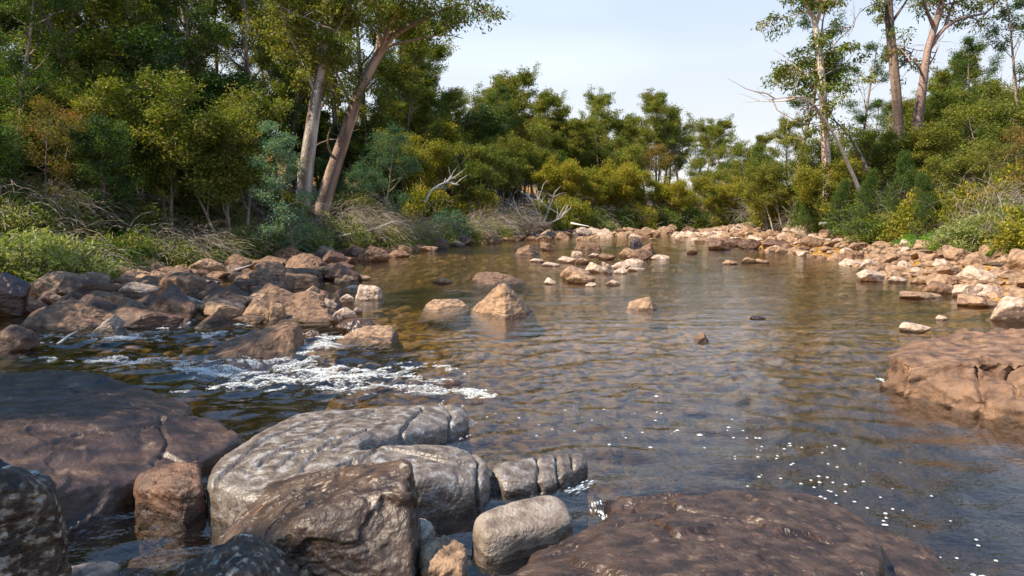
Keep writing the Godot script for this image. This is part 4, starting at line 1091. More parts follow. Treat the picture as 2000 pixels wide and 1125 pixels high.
func plant_forest() -> void:
	make_tree_kinds()
	var LB := "trees on the left bank"
	var RB := "trees on the right bank"
	var CB := "trees round the head of the river"
	# kind, x, z, top, name, label, group
	var rows := [
		["gum_b", -13.87, -19.00, 8.91, "gum_tree", "dark tall gum at the far left edge above the bank bushes", LB],
		["gum_a", -16.48, -25.00, 11.89, "gum_tree", "tall gum behind the red-tipped sapling at left", LB],
		["bushy_a", -13.17, -17.00, 4.25, "understorey_tree", "dark bushy tree cut by the left edge of the picture", LB],
		["bronze", -11.93, -17.50, 4.39, "bronze_sapling", "slim sapling with orange-red leaves near the left edge", LB],
		["deep_bush", -12.54, -17.00, 3.65, "understorey_tree", "teal-green bush low at the left edge", LB],
		["bushy_b", -11.97, -21.00, 6.29, "understorey_tree", "broad olive tree, second rank of the left forest", LB],
		["deep_bush", -10.96, -18.50, 3.96, "understorey_tree", "dark blue-green bushy tree right of the red-tipped sapling", LB],
		["bushy_a", -9.98, -20.00, 5.57, "understorey_tree", "multi-stemmed olive tree in the middle of the left forest", LB],
		["gum_a", -18.10, -30.00, 14.75, "gum_tree", "tall gum with upright trunk rising above the broad olive tree", LB],
		["gum_sparse", -13.63, -31.00, 16.01, "gum_tree", "gum with leaning dark trunk crossing the top edge, left forest", LB],
		["gum_a", -13.17, -34.00, 16.96, "gum_tree", "gum with paired pale trunks against the sky gap", LB],
		["bushy_b", -8.29, -21.00, 5.62, "understorey_tree", "tree with sunlit yellow-green crown in the left forest", LB],
		["slender", -8.58, -20.50, 4.51, "slender_gum", "slender pale-stemmed gum standing under the yellow-green crown", LB],
		["slender", -9.73, -19.50, 3.10, "slender_gum", "slim pale stems among the olive trees above the bank", LB],
		["gum_b", -12.13, -37.00, 11.80, "gum_tree", "dense gum behind the straight pale trunk", LB],
		["deep_bush", -8.94, -24.00, 3.45, "understorey_tree", "dark bush in the shade between the pale stems and the silver wattle", LB],
		["silver_wattle", -6.29, -20.00, 4.12, "silver_wattle", "pale blue-green feathery wattle in front of the straight gum", LB],
		["wattle", -5.66, -29.00, 5.26, "wattle", "dark teal wattle right of the leaning gum", LB],
		["wattle", -6.70, -29.00, 3.62, "wattle", "low teal wattle at the foot of the leaning gum", LB],
		["gum_c", -6.26, -40.00, 12.07, "gum_tree", "thin open gum rising right behind the leaning gum", LB],
		["gum_d", -5.14, -46.00, 10.74, "gum_tree", "open gum between the leaning gum and the round-topped gum", LB],
		["bushy_b", -8.35, -38.00, 7.53, "understorey_tree", "olive tree behind the teal wattle", LB],
		["gold_b", -5.36, -36.00, 5.67, "golden_tree", "yellow-green small tree right of the teal wattle", LB],
		["gold_a", -4.26, -44.00, 7.84, "golden_tree", "sunlit yellow tree behind the dark green round tree", LB],
		["bushy_a", -2.09, -35.00, 5.06, "understorey_tree", "dark green round tree above the white arched branch", LB],
		["gum_c", -2.13, -52.00, 12.48, "gum_tree", "gum with round leaf tufts standing highest left of the open sky", CB],
		["gum_d", 0.20, -55.00, 12.53, "gum_tree", "gum crown with tufts just right of the round-tufted gum", CB],
		["bronze", 0.77, -52.00, 8.42, "bronze_tree", "thin brownish tree with pale bare stems in the centre", CB],
		["gum_d", 3.35, -60.00, 11.82, "gum_tree", "gum left of the two tallest central gums", CB],
		["gum_c", 5.59, -60.00, 11.40, "gum_tree", "central gum with broad olive crown", CB],
		["gum_c", 9.06, -64.00, 13.41, "gum_tree", "central gum with the palest, highest crown", CB],
		["bushy_b", 9.29, -58.00, 8.16, "understorey_tree", "brown-green tree under the palest central gum", CB],
		["gum_d", 13.93, -68.00, 13.43, "gum_tree", "dark open gum right of centre against the sky", CB],
		["gum_c", 16.23, -66.00, 12.28, "gum_tree", "brownish dense gum right of the dark open gum", CB],
		["bronze", 12.96, -58.00, 7.12, "bronze_tree", "orange-leaved small tree below the brownish gum", CB],
		["gold_a", 2.91, -46.00, 5.14, "golden_tree", "golden bush tree at the left end of the golden row", CB],
		["gold_b", 4.90, -47.00, 4.47, "golden_tree", "second golden bush tree of the row across the river head", CB],
		["gold_a", 7.12, -49.00, 5.19, "golden_tree", "third golden bush tree of the row across the river head", CB],
		["gold_b", 9.31, -50.00, 4.54, "golden_tree", "fourth golden bush tree of the row across the river head", CB],
		["gold_a", 11.59, -51.00, 4.04, "golden_tree", "fifth golden bush tree of the row across the river head", CB],
		["gold_b", 14.21, -53.00, 4.21, "golden_tree", "sixth golden bush tree of the row across the river head", CB],
		["gold_a", 17.00, -55.00, 3.83, "golden_tree", "golden bush tree at the right end of the golden row", CB],
		["gum_c", 24.06, -76.00, 11.73, "gum_tree", "gum above the right end of the golden row", CB],
		["gum_d", 26.46, -74.00, 9.71, "gum_tree", "lower gum between the golden row and the tall right-bank gums", CB],
		["gum_c", 20.73, -52.00, 9.16, "gum_tree", "spreading flat-topped gum left of the tall right-bank trunks", RB],
		["gum_sparse", 15.94, -38.00, 13.12, "gum_tree", "leafy upright gum at the left of the right-bank group", RB],
		["gum_sparse", 19.70, -39.00, 11.26, "gum_tree", "half-dead gum between the white trunk and the bare dark trunk", RB],
		["bushy_b", 12.36, -31.00, 4.32, "understorey_tree", "light green bushy tree at the water's bend, right bank", RB],
		["bushy_a", 12.75, -29.00, 4.46, "understorey_tree", "green tree at the foot of the white-trunked gum", RB],
		["gold_b", 12.42, -33.00, 3.42, "golden_tree", "yellow-green bush at the tip of the right bank", RB],
		["gum_c", 24.09, -42.00, 9.94, "gum_tree", "flat-topped gum behind the bare dark trunk", RB],
		["bushy_b", 15.56, -29.00, 5.19, "understorey_tree", "olive tree below the bare dark trunk", RB],
		["bushy_b", 16.90, -27.00, 5.72, "understorey_tree", "broad olive tree below the forked gum", RB],
		["bronze", 14.86, -30.00, 4.56, "bronze_tree", "red-tinged tree behind the fallen grey trunks", RB],
		["bushy_a", 17.32, -25.00, 5.68, "understorey_tree", "dense dark olive tree at the right edge", RB],
		["gum_b", 24.14, -36.00, 10.27, "gum_tree", "spreading dark gum behind the forked gum", RB],
		["gum_sparse", 19.81, -27.00, 9.97, "gum_tree", "dark gum leaning in from the right edge", RB],
		["bronze", 14.01, -19.00, 3.89, "bronze_tree", "brown-green tree low at the right edge", RB],
		["gum_b", -18.91, -27.00, 12.36, "gum_tree", "gum behind the dark tall one at the left edge, crown filling the corner", LB],
		["gum_a", -14.48, -27.00, 11.99, "gum_tree", "gum over the multi-stemmed olive tree with crown at the top edge", LB],
		["gum_b", -14.53, -30.00, 11.52, "gum_tree", "dark dense gum behind the multi-stemmed olive tree", LB],
		["bushy_a", -12.81, -20.00, 5.29, "understorey_tree", "dark bushy tree between the red-tipped sapling and the broad olive tree", LB],
		["bushy_b", -9.83, -22.00, 5.03, "understorey_tree", "olive tree left of the yellow-green crown", LB],
		["deep_bush", -8.58, -32.00, 4.06, "understorey_tree", "dark bush in the gap between the straight gum and leaning gum", LB],
		["bushy_a", -6.08, -34.00, 4.96, "understorey_tree", "dark olive bush right behind the teal wattle", LB],
		["bushy_b", -0.82, -44.00, 5.94, "understorey_tree", "olive tree between the dark green round tree and the bare brownish tree", CB],
		["bushy_a", 2.24, -50.00, 6.17, "understorey_tree", "olive tree above the white dead bush", CB],
		["bushy_b", 17.55, -62.00, 6.37, "understorey_tree", "olive tree behind the sixth golden bush", CB],
		["bushy_a", 21.71, -62.00, 6.37, "understorey_tree", "dark tree closing the gap at the river bend", CB],
		["bushy_a", 21.88, -66.00, 8.12, "understorey_tree", "tree below the gum at the right end of the golden row", CB],
		["bushy_b", 18.60, -32.00, 6.02, "understorey_tree", "olive tree under the flat-topped right-bank gum", RB],
		["bushy_a", 21.63, -33.00, 7.69, "understorey_tree", "dark olive tree behind the broad one below the forked gum", RB],
		["bushy_b", 16.63, -36.00, 5.67, "understorey_tree", "green tree behind the white trunk", RB],
		["gum_d", 27.86, -44.00, 11.58, "gum_tree", "gum far behind the forked gum", RB],
		["bushy_b", 14.75, -22.00, 3.93, "understorey_tree", "olive-gold tree in front of the dense dark one at the right edge", RB],
		["gold_b", 12.64, -26.50, 3.64, "golden_tree", "yellow-green bush left of the fallen grey trunks", RB],
		["cypress", 12.37, -22.00, 3.53, "conifer_shrub", "tallest dark green cypress-like shrub on the right bank", RB],
		["cypress", 11.91, -23.00, 2.95, "conifer_shrub", "dark cypress-like shrub left of the tallest one", RB],
		["cypress", 11.92, -25.00, 2.70, "conifer_shrub", "green cypress-like shrub under the fallen grey trunks", RB],
		["cypress", 11.67, -27.00, 2.40, "conifer_shrub", "leftmost green cypress-like shrub on the right bank", RB],
		["cypress", 12.07, -20.00, 2.70, "conifer_shrub", "dark cypress-like shrub right of the tallest one", RB]]
	for r in rows:
		plant(r[0], r[1], r[2], r[3], r[4], r[5], "tree", r[6])
	# the wood closing in behind
	var rng := RandomNumberGenerator.new()
	rng.seed = 21
	var names := ["gum_a", "gum_b", "gum_c", "gum_d", "bushy_a", "bushy_b", "gum_c", "deep_bush"]
	for q in 210:
		var left := q % 3 != 0
		var d := rng.randf_range(16.0, 88.0)
		var e := interp(EDGE_L if left else EDGE_R, d)
		var s := rng.randf_range(5.0, 24.0) if d > 24 else rng.randf_range(4.0, 14.0)
		var x := e - s if left else e + s
		if x < -d * 0.86 - 3.0 or x > d * 0.86 + 3.0:
			continue
		if q % 2 == 0:
			names = ["bushy_a", "bushy_b", "deep_bush"]
		else:
			names = ["gum_a", "gum_b", "gum_c", "gum_d"]
		var k: String = names[rng.randi() % names.size()]
		var px := x / d
		var most := 30.0
		if px > -0.15 and px < 0.4:
			most = 1.6 + d * (0.13 if px > 0.02 else 0.17)
		elif px >= 0.4 and px < 0.62:
			most = 1.6 + d * 0.16
		elif px >= 0.62:
			most = 1.6 + d * 0.18
		var top := land(x, -d) + (rng.randf_range(11.0, 17.0) if k.begins_with("gum") else rng.randf_range(4.5, 7.0))
		plant(k, x, -d, minf(top, most), "forest_tree", "%s in the wood %s behind the %s bank, %s" % [{"g": "tall gum", "b": "bushy olive tree", "d": "dark green tree"}[k[0]], "close" if s < 9.0 else ("well" if s < 16.0 else "deep"), "left" if left else "right", "opposite the near pool" if d < 30.0 else ("beside the far pool" if d < 50.0 else ("beyond the river head" if d < 70.0 else "farthest away"))], "tree", "trees massed deep behind the %s bank" % ("left" if left else "right"), 1.15)
	# trees beside the viewer on the left bank, whose shade lies over the near rocks
	for a in [[-10.4, -1.0, 11.5], [-11.2, -3.6, 11.5], [-12.0, -6.4, 12.0], [-10.0, 1.5, 11.0], [-13.4, -11.0, 14.0]]:
		plant("gum_b", a[0], a[1], a[2], "gum_tree", "gum on the near left bank beyond the picture's left edge", "tree", "gums shading the near left bank", 1.2)

func branchy(pts: Array, r0: float, r1: float, bark: Callable, m: MB, sides := 9) -> void:
	var c := Curve3D.new()
	c.bake_interval = 0.25
	for k in pts.size():
		var t: Vector3 = (pts[mini(k + 1, pts.size() - 1)] - pts[maxi(k - 1, 0)]) / 6.0
		c.add_point(pts[k], -t, t)
	var baked := Array(c.get_baked_points())
	m.tube(baked, taper(baked.size(), r0, r1), sides, bark)

func hero_tree(called: String, label: String, group: String, stems: Array, limbs: Array, tufts: Array, pal: Array, pale: Color, dark: Color, rough: float, seed_: int, leaves := 260, bare := 0, size := 0.8) -> void:
	# stems and limbs: [points, base radius, tip radius]; tufts: limb number and how many tufts it carries
	var base: Vector3 = stems[0][0][0]
	base.y = land(base.x, base.z)
	var t := thing(called, base, label, "tree", group)
	var rng := RandomNumberGenerator.new()
	rng.seed = seed_
	var bark := bark_fn(pale, dark, rough, seed_ * 1.3)
	var mt := MB.new()
	var ml := MB.new()
	var s := {"clump": size, "squash": 0.6, "leaves": leaves, "leaf": [0.17, 0.055], "pal": pal, "hang": 0.6}
	for st in stems + limbs:
		branchy(st[0].map(func(p): return p - base), st[1], st[2], bark, mt)
	for tf in tufts:
		var l: Array = (stems + limbs)[tf[0]][0]
		for q in tf[1]:
			var w: float = rng.randf_range(tf[2], 1.0) * (l.size() - 1.001)
			var a: Vector3 = l[int(w)].lerp(l[int(w) + 1], w - int(w)) - base
			var tw := limb(a, Vector3(rng.randfn(), rng.randfn() * 0.6 + 0.3, rng.randfn()), rng.randf_range(0.7, 2.2), rng, 0.05, 0.25, 4)
			mt.tube(tw, taper(tw.size(), 0.03, 0.006), 4, bark)
			for z in 4:
				var t3 := limb(tw[1 + z], Vector3(rng.randfn(), rng.randfn() * 0.6, rng.randfn()), rng.randf_range(0.4, 1.1), rng, -0.02, 0.25, 3)
				mt.tube(t3, taper(t3.size(), 0.012, 0.004), 3, bark)
				spray(ml, rng, t3, s, rng.randf_range(0.5, 1.0))
	for q in bare:
		var l: Array = (stems + limbs)[rng.randi() % (stems.size() + limbs.size())][0]
		var w: float = rng.randf_range(0.45, 1.0) * (l.size() - 1.001)
		var a: Vector3 = l[int(w)].lerp(l[int(w) + 1], w - int(w)) - base
		var tw := limb(a, Vector3(rng.randfn(), rng.randfn() * 0.4, rng.randfn() * 0.5), rng.randf_range(0.8, 2.6), rng, 0.02, 0.3, 5)
		mt.tube(tw, taper(tw.size(), 0.03, 0.005), 4, bark)
		for z in 2:
			var t2 := limb(tw[2 + z], Vector3(rng.randfn(), rng.randfn() * 0.6, rng.randfn()), 0.9, rng, 0.0, 0.3, 3)
			mt.tube(t2, taper(t2.size(), 0.012, 0.004), 3, bark)
	part("trunk", mt.mesh(), M.bark, t)
	if ml.v.size():
		part("crown", ml.mesh(), M.leaf, t)

func build_hero_trees() -> void:
	var pink := Color(0.62, 0.42, 0.31)
	var white := Color(0.72, 0.63, 0.54)
	var brown := Color(0.2, 0.13, 0.1)
	hero_tree("leaning_gum", "gum with pinkish bark leaning right over the left bank", "trees on the left bank",
		[[[Vector3(-7.493, 1.3, -27), Vector3(-7.219, 2.297, -27), Vector3(-6.521, 4.265, -27), Vector3(-5.921, 5.912, -27), Vector3(-5.237, 7.292, -27.2), Vector3(-4.661, 8.198, -27.4)], 0.34, 0.16]],
		[[[Vector3(-4.661, 8.198, -27.4), Vector3(-3.774, 8.701, -27.5), Vector3(-2.785, 9.168, -27.6), Vector3(-1.895, 9.463, -27.7), Vector3(-1.102, 9.165, -27.8)], 0.15, 0.02], [[Vector3(-5.237, 7.292, -27.2), Vector3(-4.613, 8.376, -26.6), Vector3(-3.971, 9.392, -26.3), Vector3(-3.345, 10.55, -26)], 0.13, 0.03], [[Vector3(-5.921, 5.912, -27), Vector3(-5.461, 7.123, -27.8), Vector3(-5.321, 8.612, -28.3), Vector3(-5.44, 10.467, -28.6), Vector3(-5.784, 12.37, -29)], 0.13, 0.03], [[Vector3(-4.849, 7.792, -27.3), Vector3(-3.883, 7.866, -26.8), Vector3(-2.685, 8.018, -26.5), Vector3(-1.816, 7.865, -26.4)], 0.07, 0.01], [[Vector3(-6.889, 3.285, -27), Vector3(-7.031, 4.024, -26.5), Vector3(-6.889, 4.587, -26.4)], 0.06, 0.02], [[Vector3(-6.134, 5.333, -27), Vector3(-6.475, 6.303, -26.5), Vector3(-6.792, 7.315, -26)], 0.09, 0.02]],
		[[1, 7, 0.15], [2, 10, 0.25], [3, 9, 0.4], [4, 3, 0.2], [6, 3, 0.6]], OLIVE + DEEP, pink, brown, 0.1, 61, 260, 4)
	hero_tree("straight_gum", "straight pale-based gum immediately left of the leaning gum", "trees on the left bank",
		[[[Vector3(-7.596, 1.692, -25), Vector3(-7.345, 3.524, -25), Vector3(-7.039, 5.535, -25.2), Vector3(-6.777, 7.361, -25.4), Vector3(-6.484, 9.009, -25.6), Vector3(-6.248, 11.182, -25.8)], 0.3, 0.14]],
		[[[Vector3(-7.039, 5.535, -25.2), Vector3(-7.391, 6.702, -24.8), Vector3(-7.764, 7.646, -24.4), Vector3(-7.857, 8.546, -24)], 0.1, 0.02], [[Vector3(-6.777, 7.361, -25.4), Vector3(-6.147, 8.352, -25.8), Vector3(-5.79, 9.483, -26)], 0.1, 0.02], [[Vector3(-6.633, 8.096, -25.5), Vector3(-7.195, 8.835, -25), Vector3(-7.517, 9.865, -25)], 0.1, 0.02], [[Vector3(-7.175, 4.814, -25.2), Vector3(-6.792, 5.628, -25.8), Vector3(-6.637, 6.214, -26)], 0.06, 0.02]],
		[[1, 8, 0.3], [2, 8, 0.3], [3, 8, 0.3], [4, 4, 0.4], [0, 8, 0.6]], OLIVE + BRONZE.slice(1, 2), white, brown, 0.05, 62)
	hero_tree("white_trunk_gum", "tall gum with bare white trunk at the front of the right bank", "trees on the right bank",
		[[[Vector3(12.426, 1.7, -27), Vector3(12.29, 3.088, -27), Vector3(12.096, 4.849, -27), Vector3(11.948, 6.601, -27.1), Vector3(11.763, 7.96, -27.2), Vector3(11.624, 8.839, -27.3)], 0.2, 0.1]],
		[[[Vector3(11.624, 8.839, -27.3), Vector3(11.304, 9.312, -27.3), Vector3(11.003, 10.283, -27.4)], 0.09, 0.03], [[Vector3(11.698, 8.555, -27.3), Vector3(11.763, 9.227, -27), Vector3(11.713, 10.277, -26.8)], 0.09, 0.03], [[Vector3(12.096, 4.849, -27), Vector3(11.287, 5.658, -26.6), Vector3(10.442, 5.691, -26.2), Vector3(9.51, 5.567, -26)], 0.05, 0.01], [[Vector3(11.947, 7.366, -27.1), Vector3(12.327, 7.912, -26.6), Vector3(12.638, 8.3, -26.3), Vector3(12.641, 9.001, -26.2)], 0.04, 0.008], [[Vector3(12.015, 5.623, -27), Vector3(12.48, 6.657, -27.4), Vector3(13.029, 7.472, -27.6)], 0.05, 0.02], [[Vector3(11.944, 6.2, -27), Vector3(11.666, 6.694, -27.6), Vector3(11.306, 7.163, -28)], 0.05, 0.02]],
		[[0, 8, 0.35], [5, 6, 0.3], [6, 6, 0.3], [1, 4, 0.2], [2, 4, 0.2]], OLIVE + DEEP, white, pink, 0.05, 63, 190, 9, 0.6)
	hero_tree("bare_trunk_gum", "dark bare-topped gum trunk with one leafy tuft, right bank", "trees on the right bank",
		[[[Vector3(17.347, 3.986, -31), Vector3(17.062, 6.219, -31), Vector3(16.788, 7.978, -31), Vector3(16.531, 9.497, -31), Vector3(16.367, 10.998, -31), Vector3(16.337, 12.482, -31)], 0.23, 0.16]],
		[[[Vector3(16.531, 9.497, -31), Vector3(17.078, 10.357, -31), Vector3(17.48, 10.998, -31)], 0.08, 0.03], [[Vector3(16.431, 10.357, -31), Vector3(15.749, 10.35, -30.6), Vector3(15.062, 10.055, -30.3)], 0.06, 0.01], [[Vector3(16.861, 7.54, -31), Vector3(17.575, 8.06, -31.4), Vector3(17.993, 8.656, -31.6)], 0.06, 0.02]],
		[[0, 4, 0.42], [3, 3, 0.3]], DEEP + OLIVE, Color(0.4, 0.27, 0.2), Color(0.11, 0.075, 0.06), 0.35, 64, 170, 7, 0.55)
	hero_tree("forked_gum", "forked pinkish gum with long dead limbs near the right edge", "trees on the right bank",
		[[[Vector3(16.247, 3.755, -28), Vector3(16.32, 5.371, -28), Vector3(16.399, 6.569, -28), Vector3(16.499, 7.754, -28), Vector3(16.699, 8.635, -28), Vector3(16.897, 9.51, -28), Vector3(17.039, 10.857, -28)], 0.22, 0.09]],
		[[[Vector3(16.552, 7.853, -28), Vector3(17.104, 8.635, -28), Vector3(17.782, 9.025, -28), Vector3(18.675, 9.219, -28), Vector3(19.14, 9.703, -28)], 0.11, 0.02], [[Vector3(16.699, 8.635, -28), Vector3(16.113, 9.206, -27.6), Vector3(15.701, 9.689, -27.3)], 0.09, 0.03], [[Vector3(16.385, 6.767, -28), Vector3(15.856, 7.181, -27.6), Vector3(15.436, 7.237, -27.4)], 0.06, 0.01], [[Vector3(16.371, 6.965, -28), Vector3(16.843, 7.501, -28.2), Vector3(17.126, 8.118, -28.3)], 0.05, 0.01], [[Vector3(17.104, 8.635, -28), Vector3(17.527, 9.594, -28.3), Vector3(18.048, 10.664, -28.6)], 0.07, 0.02]],
		[[5, 5, 0.4], [0, 5, 0.75], [1, 2, 0.7]], OLIVE + DEEP, Color(0.46, 0.3, 0.24), Color(0.16, 0.1, 0.085), 0.3, 65, 190, 8, 0.6)
	# fallen grey trunks leaning against the white one
	var grey := Color(0.34, 0.3, 0.28)
	for a in [["long grey dead trunk leaning left behind the white-trunked gum", [Vector3(13.103, 1.694, -25.5), Vector3(12.661, 2.829, -25.7), Vector3(12.056, 4.261, -26), Vector3(11.318, 5.41, -26.2), Vector3(10.674, 5.706, -26.3)], 0.1], ["second grey dead trunk leaning steeply across the first one", [Vector3(13.864, 2.479, -26.5), Vector3(13.353, 3.648, -26.6), Vector3(12.555, 4.717, -26.7), Vector3(11.784, 5.306, -26.8)], 0.08]]:
		var t := thing("leaning_dead_trunk", a[1][0], a[0], "dead tree")
		var m := MB.new()
		var bk := bark_fn(grey, Color(0.16, 0.13, 0.12), 0.0, 4.0)
		branchy(a[1].map(func(p): return p - a[1][0]), a[2], 0.02, bk, m, 7)
		part("trunk", m.mesh(), M.bark, t)
		var m2 := MB.new()
		var rng := RandomNumberGenerator.new()
		rng.seed = int(a[2] * 1000)
		for q in 9:
			var p: Vector3 = a[1][2 + q % 2].lerp(a[1][3], rng.randf()) - a[1][0]
			var tw := limb(p, Vector3(-0.5 + rng.randfn() * 0.6, rng.randfn() * 0.5, rng.randfn() * 0.4), rng.randf_range(0.6, 1.6), rng, 0.0, 0.25, 4)
			m2.tube(tw, taper(tw.size(), 0.025, 0.005), 4, bk)
		part("branch", m2.mesh(), M.bark, t)

func driftwood(called: String, label: String, base: Vector3, reach: Array, r: float, seed_: int, twigs := 10, tl := 0.7) -> void:
	var rng := RandomNumberGenerator.new()
	rng.seed = seed_
	var bk := bark_fn(Color(0.76, 0.72, 0.67), Color(0.42, 0.38, 0.35), -0.3, seed_)
	var t := thing(called, base, label, "driftwood")
	for line in reach:
		var m := MB.new()
		var pts: Array = line.map(func(p): return p - base)
		branchy(pts, r, r * 0.3, bk, m, 6)
		for q in twigs:
			var w := rng.randf_range(0.25, 1.0) * (pts.size() - 1.001)
			var a: Vector3 = pts[int(w)].lerp(pts[int(w) + 1], w - int(w))
			var tw := limb(a, (pts[-1] - pts[0]).normalized() + Vector3(rng.randfn(), rng.randfn() * 0.8 + 0.3, rng.randfn()) * 0.8, tl * rng.randf_range(0.5, 1.3), rng, 0.03, 0.25, 4)
			m.tube(tw, taper(tw.size(), r * 0.4, 0.006), 4, bk)
		part("branch", m.mesh(), M.bark, t)

func shrub_mesh(seed_: int, w: float, h: float, pal: Array, dry: float, leaf: Array, count: int) -> Array:
	# a mound of leafy sprays with arching dry twigs combed downstream
	var rng := RandomNumberGenerator.new()
	rng.seed = seed_
	var ml := MB.new()
	var md := MB.new()
	var mt := MB.new()
	var bk := bark_fn(Color(0.3, 0.25, 0.22), Color(0.12, 0.09, 0.07), 0.0, seed_)
	for q in 12:
		var a := rng.randf() * TAU
		var br := limb(Vector3(cos(a) * 0.1, -0.1, sin(a) * 0.1), Vector3(cos(a) * w * 0.6, h * 0.8, sin(a) * w * 0.6), w * 0.6, rng, 0.0, 0.15)
		mt.tube(br, taper(br.size(), 0.025, 0.006), 4, bk)
	var s := {"clump": 0.24, "squash": 0.8, "leaves": 75, "leaf": leaf, "pal": pal, "hang": -0.35}
	for q in count:
		var d := Vector3(rng.randfn(), absf(rng.randfn()) * 0.8, rng.randfn()).normalized()
		var bump := 0.75 + 0.35 * nz.get_noise_3dv(d * 60.0 + Vector3.ONE * seed_)
		clump(ml, rng, Vector3(d.x * w * 0.5, d.y * h * 0.86, d.z * w * 0.5) * bump * pow(rng.randf(), 0.25) + Vector3(0, h * 0.1, 0), s, rng.randf_range(0.6, 1.2))
	for q in int(dry * 520):
		var a := rng.randf() * TAU
		var u := sqrt(rng.randf())
		var p := Vector3(cos(a) * u * w * 0.42, h * (0.98 - 0.55 * u * u) * rng.randf_range(0.75, 1.05), sin(a) * u * w * 0.42)
		var dir := Vector3(cos(a) * 0.6 + 0.55 + rng.randfn() * 0.35, 0.3 + rng.randfn() * 0.4, sin(a) * 0.6 + 0.3 + rng.randfn() * 0.35).normalized()
		var j := rng.randf_range(0.6, 1.25)
		var col := Color(0.24, 0.165, 0.11).lerp(Color(0.34, 0.29, 0.25), rng.randf())
		col = Color(col.r * j, col.g * j, col.b * j)
		var side := dir.cross(Vector3(rng.randfn(), rng.randfn(), rng.randfn())).normalized()
		var len_ := rng.randf_range(0.2, 0.8)
		for z in 3:
			md.leaf(p, dir * len_ * 0.42, side * 0.0035, col)
			p += dir * len_ * 0.33
			dir = (dir + Vector3(rng.randfn() * 0.12, -0.42, rng.randfn() * 0.12)).normalized()
	return [mt.mesh(), ml.mesh(), md.mesh()]

